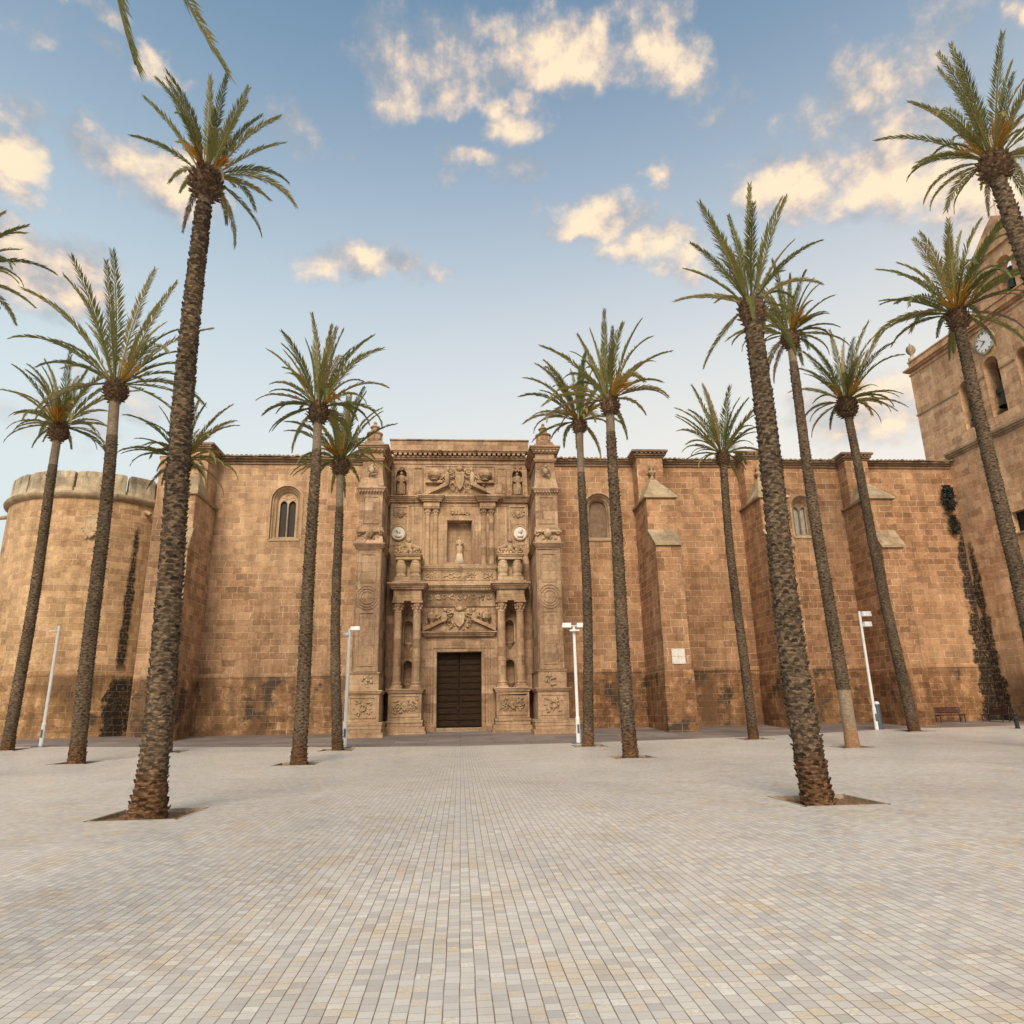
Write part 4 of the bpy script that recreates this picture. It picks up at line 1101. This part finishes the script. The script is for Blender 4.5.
# ------------------------------------------------------------------ bell tower
BC = Vector((35.23, 46.0, 0)); bd = Vector((.07, -1, 0)).normalized(); bn = Vector((1, .07, 0)).normalized()
def MT(s, d, z): return BC + s*bd + d*bn + Vector((0, 0, z))
bt = thing('bell_tower', 'square sandstone bell tower with clock and arched bell openings at the right edge', 'tower', (BC.x+6, BC.y-5, .6))
mb = MB()
S0, S1 = -2.1, 12.4
panel(mb, S0, S1, .1, 18.9, [(5.05, .75, 12.1, 13.45, 0)], MT, .5)
mb.face([MT(S1, 0, .1), MT(S1, 14, .1), MT(S1, 14, 18.9), MT(S1, 0, 18.9)]); mb.face([MT(S0, 0, .1), MT(S0, 14, .1), MT(S0, 14, 18.9), MT(S0, 0, 18.9)])
mb.face([MT(S0, 14, .1), MT(S1, 14, .1), MT(S1, 14, 18.9), MT(S0, 14, 18.9)])
mb.face([MT(S0, 0, 18.9), MT(S1, 0, 18.9), MT(S1, 14, 18.9), MT(S0, 14, 18.9)])
mb.build('lower_wall', mt_bell, bt)
OPS = [(2.72, .52, 20.05, 23.02, 1.0), (5.18, .60, 20.0, 23.55, 1.0), (7.64, .52, 20.05, 23.02, 1.0)]
mb = MB()
panel(mb, S0, S1, 18.9, 26.7, OPS, MT, 1.1)
mb.face([MT(S1, 0, 18.9), MT(S1, 14, 18.9), MT(S1, 14, 26.7), MT(S1, 0, 26.7)])
mb.face([MT(S0, 14, 18.9), MT(S1, 14, 18.9), MT(S1, 14, 26.7), MT(S0, 14, 26.7)])
mb.face([MT(S0, 0, 18.9), MT(S0, 14, 18.9), MT(S0, 14, 26.7), MT(S0, 0, 26.7)])
mb.face([MT(S0, 0, 26.7), MT(S1, 0, 26.7), MT(S1, 14, 26.7), MT(S0, 14, 26.7)])
mb.face([MT(S0+.3, 3.6, 18.95), MT(S1-.3, 3.6, 18.95), MT(S1-.3, 3.6, 26.6), MT(S0+.3, 3.6, 26.6)])
mb.build('belfry_wall', mt_bell, bt)
mb = MB()
for d0, z0, z1 in ((.10, 18.62, 18.76), (.22, 18.76, 18.9), (.30, 18.9, 19.02), (.10, 19.02, 19.16)):
    mb.box(.0, S1+d0, -d0, 0.01, z0, z1, MT)
for q0, q1 in ((S0-.05, 2.16), (3.28, 4.55), (5.81, 7.08), (8.2, S1+.05)): mb.box(q0, q1, -.07, .01, 22.96, 23.1, MT)
mb.build('string_course', mt_cap, bt)
mb = MB()
for d0, z0, z1 in ((.08, 26.3, 26.45), (.20, 26.62, 26.74), (.34, 26.74, 26.9), (.18, 26.9, 27.0)):
    mb.box(S0-d0, S1+d0, -d0, 14.0+d0, z0, z1, MT)
mb.box(S0, S1, 0.0, .5, 27.0, 27.42, MT); mb.box(S0-.06, S1+.06, -.06, .56, 27.42, 27.54, MT)
mb.build('top_cornice', mt_bell, bt, bevel=.02)
mb = MB()
o = MT(S0+.25, .25, 27.5)
mb.lathe(o, [(.3, 0), (.3, .3), (.14, .42), (.12, .6), (.3, .8), (.36, 1.0), (.3, 1.25), (.06, 1.45), (.02, 1.6)], 12)
mb.build('corner_ball', mt_crest, bt, smooth=True)
# window low in the tower
mb = MB(); mb.box(4.28, 5.82, .42, .5, 12.08, 13.47, MT)
wn_ = mb.build('window', mt_glass, bt)
mb = MB()
for q in (4.30, 5.04, 5.72): mb.box(q, q+.08, .36, .43, 12.1, 13.45, MT)
for q in (12.1, 12.75, 13.37): mb.box(4.38, 5.72, .37, .42, q, q+.07, MT)
mb.build('frame', mt_black, wn_)
mb = MB(); mb.box(4.1, 6.0, -.10, .3, 11.95, 12.08, MT); mb.build('sill', mt_cap, wn_, bevel=.02)
# clock
CK = (5.16, 25.3)
def disc(mb, r0, r1, d0, d1, n=40):
    rows = [[MT(CK[0]+r*math.cos(2*PI*k/n), d, CK[1]+r*math.sin(2*PI*k/n)) for k in range(n)] for r, d in ((r0, d0), (r1, d1))]
    mb.grid(rows, closed=True)
mb = MB(); disc(mb, .72, .72, 0.02, -.06); disc(mb, .72, .001, -.06, -.06)
clock = mb.build('clock', mt_clock, bt)
mb = MB(); disc(mb, .88, .88, 0, -.12); disc(mb, .88, .72, -.12, -.12); disc(mb, .72, .72, -.12, -.05)
mb.build('clock_rim', mt_crest, clock)
mb = MB()
def bar(mb, ang, r0, r1, w0, w1, d):
    c, s_ = math.sin(ang), math.cos(ang)          # clockwise from 12; the dial's right is -s on this wall seen from outside
    P = lambda r, q: MT(CK[0]+(r*c+q*s_), d, CK[1]+(r*s_-q*c))
    mb.face([P(r0, -w0), P(r0, w0), P(r1, w1), P(r1, -w1)])
for k in range(12):
    bar(mb, 2*PI*k/12, .54, .68, .035 if k % 3 else .06, .035 if k % 3 else .06, -.075)
for k in range(60): bar(mb, 2*PI*k/60, .69, .72, .008, .008, -.075)
mb.build('dial_marks', mt_black, clock)
mb = MB(); bar(mb, 2*PI*(7.87/12), -.1, .40, .045, .025, -.10); mb.build('hour_hand', mt_black, clock)
mb = MB(); bar(mb, 2*PI*(52/60), -.12, .58, .032, .016, -.12); mb.build('minute_hand', mt_black, clock)
# gable on the roof with an opening for a bell
mb = MB(); GD = 1.4
MG = lambda s, d, z: MT(s, GD+d, z)
for dd in (0, .9):
    panel(mb, 4.0, 9.0, 27.0, 32.0, [(6.5, .62, 28.3, 30.6, 1.0)], (lambda s, d, z, dd=dd: MG(s, dd+(d if dd == 0 else 0), z)), .9 if dd == 0 else 0.001)
for s_ in (4.0, 9.0): mb.face([MG(s_, 0, 27), MG(s_, .9, 27), MG(s_, .9, 32), MG(s_, 0, 32)])
mb.box(3.75, 9.25, -.2, 1.1, 32.0, 32.35, MG)
mb.prism([(3.9, 32.35), (9.1, 32.35), (8.3, 33.0), (7.2, 34.0), (6.5, 34.5), (5.8, 34.0), (4.7, 33.0)], MG, -.05, .95)
for s_ in (-1, 1):
    mb.prism([(6.5+s_*2.5, 27.5), (6.5+s_*4.2, 27.5), (6.5+s_*3.9, 28.4), (6.5+s_*3.2, 29.2), (6.5+s_*2.8, 30.6), (6.5+s_*2.5, 31.2)], MG, .15, .75)
mb.box(3.8, 9.2, -.14, 0, 30.45, 30.62, MG)
mb.tube([MG(6.5, .45, 34.4), MG(6.5, .45, 36.0)], .03, 6); mb.tube([MG(6.1, .45, 35.5), MG(6.9, .45, 35.5)], .03, 6)
mb.build('bell_gable', mt_bell, bt)

BELL = [(.0, .95), (.12, .93), (.22, .82), (.26, .55), (.32, .28), (.42, .08), (.47, .0), (.44, -.02)]
def bell(sc, s_, dep, z, label):
    t = thing('church_bell', label, 'bell', MT(s_, dep, z), 'bells hung in the bell tower')
    mb = MB(); o = MT(s_, dep, z)
    mb.lathe(o, [(r*sc, h*sc) for r, h in BELL][::-1], 18)
    mb.build('bell', mt_bronze, t, smooth=True)
    mb = MB()
    mb.box(s_-.5*sc, s_+.5*sc, dep-.1, dep+.1, z+.93*sc, z+1.25*sc, MT); mb.box(s_-.16*sc, s_+.16*sc, dep-.09, dep+.09, z+1.25*sc, z+1.65*sc, MT)
    mb.build('headstock', mt_black, t, bevel=.02)
bell(.95, 2.75, .55, 20.7, 'dark bell in the left arched opening below the clock, partly behind a palm trunk')
bell(1.1, 5.25, .55, 20.6, 'dark bell in the tallest arched opening, directly beneath the tower clock')
bell(.95, 7.64, .55, 20.7, 'dark bell in the arched opening at the picture edge')
bell(1.05, 6.5, GD+.45, 28.7, 'dark bell hanging in the gable above the tower roof')

# ------------------------------------------------------------------ wall plaque and wall plants
pl = thing('wall_plaque', 'pale square marble plaque on the first buttress right of the portal', 'plaque', (12.73, 41.44, 4.5))
mb = MB()
for i in range(2):
    for j in range(2):
        x0 = 12.34+i*.40; z0 = 4.14+j*.44
        mb.box(x0+.006, x0+.394, 41.395, 41.45, z0+.006, z0+.434)
mb.build('slab', mt_marble, pl, bevel=.006)
mb = MB()
for q in (12.40, 13.08):
    for z in (4.2, 4.96): mb.blob((q, 41.39, z), .018, .012, .018, 6, 4)
mb.build('bolt', mt_iron, pl)

def plant(name, x, y, z0, z1, w, n, seed, label):
    rnd = random.Random(seed); mb = MB()
    for i in range(n):
        t = rnd.random()**.8; an = rnd.uniform(0, 2*PI); q = w*math.sqrt(rnd.random())*(.55+.6*math.sin(PI*min(1, t*.8+.15)))*(.75+.5*noise.noise((t*6, an, seed)))
        c = Vector((x+q*math.cos(an)*.9, y-abs(q*math.sin(an))*.7-.02, z0+(z1-z0)*t))
        d1 = Vector((rnd.uniform(-1, 1), rnd.uniform(-1, 0), rnd.uniform(-1, 1))).normalized()*rnd.uniform(.06, .13)
        d2 = Vector((rnd.uniform(-1, 1), rnd.uniform(-1, 1), rnd.uniform(-1, 1))).normalized()*rnd.uniform(.04, .08)
        mb.face([c-d1, c+d2, c+d1, c-d2])
    t = thing(name, label, 'plant', (x, y, z0))
    mb.build('foliage', mt_leafdark, t, fixn=False)
    mb = MB()
    for k in range(5):
        mb.tube([(x, y, z0+(z1-z0)*.35), (x+rnd.uniform(-.5, .5)*w, y-.25*w, z0+(z1-z0)*.6), (x+rnd.uniform(-1, 1)*w, y-.5*w, z0+(z1-z0)*.9)], .015, 5)
    mb.build('stem', mt_leafdark, t)
plant('caper_bush', 34.45, 45.75, 14.7, 16.6, .62, 1100, 71, 'larger dark bush growing from the masonry corner beneath the eaves beside the bell tower')
plant('caper_bush', 34.5, 45.75, 13.0, 14.4, .45, 380, 72, 'smaller ragged plant below the dark bush in the masonry corner')

# ------------------------------------------------------------------ lamps
def lamp(x, y, h, heads, label, plate=True):
    z = zg(y)
    t = thing('street_lamp', label, 'street lamp', (x, y, z), 'white lamp posts of the square')
    mb = MB()
    mb.lathe((x, y, z), [(.105, 0), (.105, 1.15), (.078, 1.2), (.072, h-.1), (.065, h)], 16)
    po = mb.build('pole', mt_white, t, smooth=False)
    mb = MB(); mb.box(x-.05, x+.05, y-.112, y-.10, z+.45, z+.85); mb.build('hatch', mt_post, po, bevel=.004)
    if plate:
        mb = MB(); mb.box(x-.32, x+.32, y-.32, y+.32, z-.03, z+.03); mb.build('base_plate', mt_post, t, bevel=.01)
    for dx, dy, dzz, w_, d_, hh in heads:
        mb = MB()
        cx, cy, cz = x+dx, y+dy, z+h+dzz
        mb.taper(cx-w_/2, cx+w_/2, cy-d_/2, cy+d_/2, cz, cx-w_/2+.02, cx+w_/2-.02, cy-d_/2+.03, cy+d_/2-.03, cz+hh)
        mb.tube([(x, y, cz+hh*.4), (cx-math.copysign(w_*.4, dx) if dx else cx, cy, cz+hh*.4)], .03, 8)
        hd = mb.build('lamp_head', mt_white, t, bevel=.012)
        mb = MB(); mb.box(cx-w_/2+.03, cx+w_/2-.03, cy-d_/2+.03, cy+d_/2-.03, cz-.012, cz+.004); mb.build('lens', mt_lens, hd)
lamp(-21.58, 40.0, 6.2, [(-.24, 0, -.32, .40, .30, .08)], 'white lamp post with one flat arm, in front of the round tower')
lamp(-5.38, 35.1, 5.5, [(.28, 0, -.10, .48, .36, .19), (-.15, -.1, -.34, .26, .30, .12)], 'white lamp post with two box lights at uneven heights, left of the portal')
lamp(5.55, 34.7, 5.45, [(.36, 0, -.05, .46, .34, .23), (-.36, 0, -.05, .46, .34, .23), (.0, -.16, -.24, .50, .24, .08)], 'white lamp post with a wide flat pair of lights, right of the portal')
lamp(23.2, 39.8, 6.6, [(.36, 0, -.30, .54, .38, .28), (.32, -.05, -.90, .46, .36, .28)], 'white lamp post with two box lights one above the other, far right', False)

# slim post beside the right lamp, bollard, benches
x, y = 23.75, 40.4; z = zg(y)-.03
t = thing('service_post', 'slim grey blue post standing beside the far right lamp', 'post', (x, y, z))
mb = MB(); mb.lathe((x, y, z), [(.19, 0), (.19, .06), (.15, .08), (.15, 1.25), (.17, 1.27), (.17, 1.33), (.15, 1.38)], 14); mb.build('body', mt_post, t)
mb = MB(); mb.lathe((x, y, z+1.38), [(.15, 0), (.16, .05), (.12, .12), (.02, .16)], 14); mb.build('cap', mt_lens, t, smooth=True)
x, y = 30.3, 38.3; z = zg(y)-.03
t = thing('bollard', 'short black bollard near the right edge in front of the benches', 'bollard', (x, y, z))
mb = MB(); mb.lathe((x, y, z), [(.13, 0), (.13, .08), (.10, .12), (.115, .48), (.17, .54), (.17, .70), (.10, .74)], 14); mb.build('post', mt_black, t)
mb = MB(); mb.blob((x, y, z+.80), .10, .10, .09, 12, 8); mb.build('knob', mt_black, t, smooth=True)

def bench(x, y, rz, w_, label):
    z = zg(min(y, 46))-.03
    t = thing('bench', label, 'bench', (x, y, z), 'dark benches by the tower wall')
    B = lambda a, b, c: Vector((x+a*math.cos(rz)-b*math.sin(rz), y+a*math.sin(rz)+b*math.cos(rz), z+c))
    for k in range(4):
        mb = MB(); mb.box(-w_/2, w_/2, -.24+k*.125, -.24+k*.125+.10, .43, .47, B); mb.build('seat_slat', mt_bench, t, bevel=.008)
    for k in range(3):
        mb = MB(); mb.box(-w_/2, w_/2, .30+k*.03, .34+k*.03, .56+k*.13, .66+k*.13, B); mb.build('back_slat', mt_bench, t, bevel=.008)
    for a in (-w_/2+.15, w_/2-.15):
        mb = MB()
        mb.tube([B(a, -.22, 0), B(a, -.22, .43)], .03, 8); mb.tube([B(a, .24, 0), B(a, .24, .43), B(a, .37, .95)], .03, 8)
        mb.tube([B(a, -.24, .42), B(a, .26, .42)], .025, 8)
        mb.build('leg', mt_black, t)
bench(30.95, 44.6, 0, 1.9, 'dark bench with its back to the church wall, left of the corner stain')
bench(33.55, 44.1, -PI/2+.07, 1.9, 'red slatted bench seen end on, at the foot of the black wall stain')
bench(34.3, 41.2, -PI/2+.07, 2.0, 'dark bench against the bell tower wall at the right picture edge')

# ------------------------------------------------------------------ palms
def stub(mb, p, out, side, up, w_, h_, pr):
    a = p-side*w_; b = p+side*w_; c = p+up*h_*.9
    tip = p+out*pr+up*h_*1.15
    ta = tip-side*w_*.62; tb = tip+side*w_*.62; tc = tip+up*h_*.28-out*pr*.25
    mb.face([a, b, tb, ta]); mb.face([ta, tb, tc]); mb.face([b, c, tc, tb]); mb.face([c, a, ta, tc])

def palm(spec, idx):
    rnd = random.Random(spec['seed']*101)
    bx, by = spec['b']; tx, tz = spec['t']
    z0 = zg(by)-.14
    base = Vector((bx, by, z0)); top = Vector((tx, by+spec.get('dy', 0), tz))
    root = thing('palm_tree', spec['label'], 'palm tree', base, 'date palms planted in the square')
    H = tz-z0
    sway = rnd.uniform(-.12, .12); sway2 = rnd.uniform(-.1, .1)
    def axis(t):
        p = base.lerp(top, t)
        p.x += sway*math.sin(PI*t)+.04*math.sin(7*t+idx); p.y += sway2*math.sin(PI*t)
        return p
    r0, r1, rt_ = spec['r']
    def rad(t):
        d = t*H
        if d < 1.1: return r1+(r0-r1)*(1-d/1.1)**1.6
        return r1+(rt_-r1)*max(0, (t-.12)/.88)**1.2
    style = spec['style']; near = by < 16
    n = 28 if near else 16
    step = .085 if style == 'rings' else (.075 if style == 'scales' else .11)
    neck = spec.get('neck', (2, 2)); foot = spec.get('foot', 0)
    def shaft(ta, tb, rough):
        mb = MB(); rows = []
        k = int((tb-ta)*H/step)
        for i in range(k+1):
            for q, (dt, dr) in enumerate(((.0, .0), (.72, 1.0), (.98, .85))):
                t = ta+(tb-ta)*min(1, (i+dt)/k)
                c = axis(t); r = rad(t); row = []
                for j in range(n):
                    an = 2*PI*j/n
                    w1 = noise.noise((j*.9+idx*7, i*.63, idx*3.1)); w2 = noise.noise((math.cos(an)*1.5, math.sin(an)*1.5, t*H*.8+idx*9))
                    rr = r*(1+rough*(dr*(.75+.9*w1)) + .05*w2)
                    if t*H < .5: rr *= 1+.14*max(0, w1+w2)*(1-t*H/.5)
                    zz = .35*step*noise.noise((j*1.3, i*1.1, idx+5.5))
                    row.append(c+Vector((rr*math.cos(an), rr*math.sin(an), zz)))
                rows.append(row)
        mb.grid(rows, closed=True)
        return mb
    rough = {'rings': .08, 'scales': .06, 'plain': .10}[style]
    b1 = min(1.0, neck[0])
    mb = shaft(foot, b1, rough)
    if style == 'scales':
        # cut leaf stubs on a spiral, large low down and flatter higher up
        k = 0; t = .004
        while t < .985:
            c = axis(t); r = rad(t); an = k*2.39996+rnd.uniform(-.12, .12)
            o = Vector((math.cos(an), math.sin(an), 0)); s_ = Vector((-math.sin(an), math.cos(an), 0))
            big = max(0, 1-t/.62); 
            w_ = .058+.014*big; pr = (.034+.026*big)*rnd.uniform(.5, 1.4); hh = (.062+.018*big)*rnd.uniform(.75, 1.25)
            stub(mb, c+o*(r*.97)+Vector((0, 0, rnd.uniform(-.02, .02))), o, s_, Vector((0, 0, 1)), w_*rnd.uniform(.8, 1.15), hh, pr)
            k += 1; t += (.0100 if big > .2 else .0092)/H
    elif style == 'plain':
        k = 0; t = max(foot, .02)
        while t < b1-.02:
            c = axis(t); r = rad(t); an = k*2.39996+rnd.uniform(-.25, .25)
            o = Vector((math.cos(an), math.sin(an), 0)); s_ = Vector((-math.sin(an), math.cos(an), 0))
            stub(mb, c+o*(r*.98), o, s_, Vector((0, 0, 1)), .06*rnd.uniform(.7, 1.2), .07, .045*rnd.uniform(.4, 1.4))
            k += 1; t += .018/H*1.0
    else:
        k = 0; t = .01
        while t < .97:
            c = axis(t); r = rad(t); an = k*2.39996+rnd.uniform(-.3, .3)
            o = Vector((math.cos(an), math.sin(an), 0)); s_ = Vector((-math.sin(an), math.cos(an), 0))
            stub(mb, c+o*(r*1.03), o, s_, Vector((0, 0, 1)), .075*rnd.uniform(.7, 1.3), .05, .032*rnd.uniform(.5, 1.4))
            k += 1; t += .012/H
    tr = mb.build('trunk', mt_trunk, root, smooth=False, fixn=False)
    if foot:
        shaft(0, foot, .02).build('bare_foot', mt_neck, tr, fixn=False)
    if neck[0] < 1:
        shaft(neck[0], 1.0, .025).build('pale_neck', mt_neck, tr, fixn=False)
    # ball of cut leaf bases under the crown
    B = spec['ball']; cb = axis(1.0)+Vector((0, 0, B*.55))
    mb = MB()
    mb.blob(cb, B*.86, B*.86, B*1.12, 14, 9, .05, rnd)
    m_ = int(150*min(1.5, max(.7, B/.45)))
    for i in range(m_):
        zz = 1-2*(i+.5)/m_
        if zz > .8: continue
        an = i*2.39996; q = math.sqrt(1-zz*zz)
        o = Vector((q*math.cos(an), q*math.sin(an), zz*.9)).normalized()
        s_ = Vector((-math.sin(an), math.cos(an), 0)); up = s_.cross(o)*-1
        if up.z < 0: up = -up
        p = cb+Vector((o.x*B*.86, o.y*B*.86, zz*B*1.08))
        stub(mb, p, (o+Vector((0, 0, .35))).normalized(), s_, (up*.6+Vector((0, 0, .4))).normalized(), B*.125*rnd.uniform(.8, 1.2), B*.17, B*.24*rnd.uniform(.6, 1.35))
    mb.build('crown_base', mt_boss, root, fixn=False)
    # fronds
    o0 = cb+Vector((0, 0, B*.75))
    L0 = spec['L']; n_ = spec['n']; up_b = spec['up']
    def frond(az, el, L, droop, mat, width=1.0, name='frond', start=None, density=1.0, path=None):
        mb = MB()
        ns = 14; pts = []; dirs = []
        p = Vector(start if isinstance(start, Vector) else (o0+Vector((math.cos(az), math.sin(az), 0))*B*.35)); e = el
        bend = rnd.uniform(-.25, .25)*(0 if isinstance(start, int) else 1); a_ = az
        for i in range(ns+1):
            d = Vector((math.cos(a_)*math.cos(e), math.sin(a_)*math.cos(e), math.sin(e)))
            pts.append(p.copy()); dirs.append(d)
            p = p+d*(L/ns)
            e -= droop/ns*(.2+1.6*(i/ns)**1.2)*1.08; a_ += bend/ns
            e = max(e, -1.5)
        if path:
            cp = [o0]+[Vector(q) for q in path]; pts = []; dirs = []
            for i in range(ns+1):
                x = i/ns*(len(cp)-1); k = min(int(x), len(cp)-2); f = x-k
                P0, P1, P2, P3 = cp[max(k-1, 0)], cp[k], cp[k+1], cp[min(k+2, len(cp)-1)]
                pts.append(.5*((2*P1)+(P2-P0)*f+(2*P0-5*P1+4*P2-P3)*f*f+(3*P1-P0-3*P2+P3)*f**3))
            dirs = [(pts[min(i+1, ns)]-pts[max(i-1, 0)]).normalized() for i in range(ns+1)]
        rb = .024*(L/3)**.5*(1 if near else 1.35)
        mb.tube(pts, lambda t: rb*(1-.82*t)+.003, 5, False)
        nl = int((66 if near else 54)*density)
        for k in range(nl):
            t = .16+.84*(k+rnd.uniform(-.3, .3))/nl
            t = min(max(t, .1), .999)
            i = min(int(t*ns), ns-1); f = t*ns-i
            q = pts[i].lerp(pts[i+1], f); d = dirs[i].lerp(dirs[min(i+1, ns)], f).normalized()
            sd_ = d.cross(Vector((0, 0, 1)))
            if sd_.length < .05: sd_ = Vector((-math.sin(az), math.cos(az), 0))
            sd_.normalize(); nu = sd_.cross(d).normalized()
            prof = min(1, (t-.06)/.22)*(1-.55*max(0, (t-.45)/.55)**1.5)
            ll = L*.130*prof*width*rnd.uniform(.82, 1.15)
            fa = R(44-22*t+rnd.uniform(-7, 7))
            wv = (.009 if isinstance(start, int) else (.014 if near else .023))*(.7+.5*prof)*(L/3)**.5
            for s_ in (-1, 1):
                v = R(rnd.uniform(8, 38))
                ld = (d*math.cos(fa)+(sd_*s_*math.cos(v)+nu*math.sin(v))*math.sin(fa)).normalized()
                wd = ld.cross(nu).normalized()
                if abs(ld.dot(nu)) > .95: wd = sd_
                wd = (wd*math.cos(.6)+nu*math.sin(.6)*s_).normalized()
                mid = q+ld*ll*.45; tip = q+ld*ll+Vector((0, 0, -.10*ll))
                mb.face([q-wd*wv*.4, mid-wd*wv, tip, mid+wd*wv])
        return mb.build(name, mat, root, fixn=False)
    GA = 2.39996; ph = rnd.uniform(0, 6)
    lean_az = rnd.uniform(0, 2*PI)
    for i in range(n_):
        t = (i+.5)/n_
        az = ph+i*GA+rnd.uniform(-.45, .45)
        # an upright inner sheaf, and outer fronds that arch over; 'up' sets the share of the sheaf
        if t < .38+.30*up_b:
            q = t/(.38+.30*up_b)
            el = 1.50-.66*q**.9+rnd.uniform(-.10, .10); dr = (rnd.uniform(.35, 1.15)*(.55+.75*q))*(1.3-.6*up_b)
            L = L0*rnd.uniform(.84, 1.08)
        else:
            q = (t-.38-.30*up_b)/(.62-.30*up_b)
            el = .80-.85*q*(1-.55*up_b)+rnd.uniform(-.15, .15); dr = rnd.uniform(1.1, 2.4)*(1-.3*up_b)
            L = L0*rnd.uniform(.62, 1.02)*(.95-.1*q)
            if rnd.random() < .10: continue
        L *= 1+.10*math.cos(az-lean_az)
        frond(az, el, L, dr, mt_frond, rnd.uniform(.8, 1.15))
    for i in range(spec.get('low', 7 if up_b < .6 else 4)):       # low hanging, half dry fronds
        frond(rnd.uniform(0, 2*PI), rnd.uniform(-.6, .25), L0*rnd.uniform(.5, .82), rnd.uniform(.8, 1.6), mt_frond if rnd.random() < .7 else mt_dead, .85, density=.8)
    for pth in spec.get('paths', []):
        frond(1.1, 0, 4.6, 0, mt_frond, .62, start=0, density=1.5, path=pth)
    for az, el, L, dr in spec.get('dead', []):
        frond(az, el, L, dr, mt_dead, .75, name='dry_frond', start=cb+Vector((math.cos(az), math.sin(az), 0))*B*.8)
    # bunches of orange date stalks between the leaf stalks
    for i in range(spec['fruit']):
        mb = MB(); az = rnd.uniform(PI, 2*PI) if i < 3 else rnd.uniform(0, PI)
        el = rnd.uniform(.45, 1.05); L = L0*rnd.uniform(.24, .34)
        for k in range(40):
            a = az+rnd.gauss(0, .26); e = el+rnd.gauss(0, .20)
            d = Vector((math.cos(a)*math.cos(e), math.sin(a)*math.cos(e), math.sin(e)))
            q0 = o0+Vector((math.cos(az), math.sin(az), 0))*B*.35; ll = L*rnd.uniform(.75, 1.15)
            q1 = q0+d*ll*.6; q2 = q0+d*ll+Vector((math.cos(a), math.sin(a), 0))*ll*.12-Vector((0, 0, .18*ll))
            s_ = Vector((-math.sin(a), math.cos(a), 0))*.007*(1 if near else 1.6)
            mb.face([q0-s_, q0+s_, q1+s_, q1-s_]); mb.face([q1-s_*1.5, q1+s_*1.5, q2+s_, q2-s_])
        mb.build('date_stalks', mt_date, root, fixn=False)

for i, sp_ in enumerate(PALMS): palm(sp_, i)
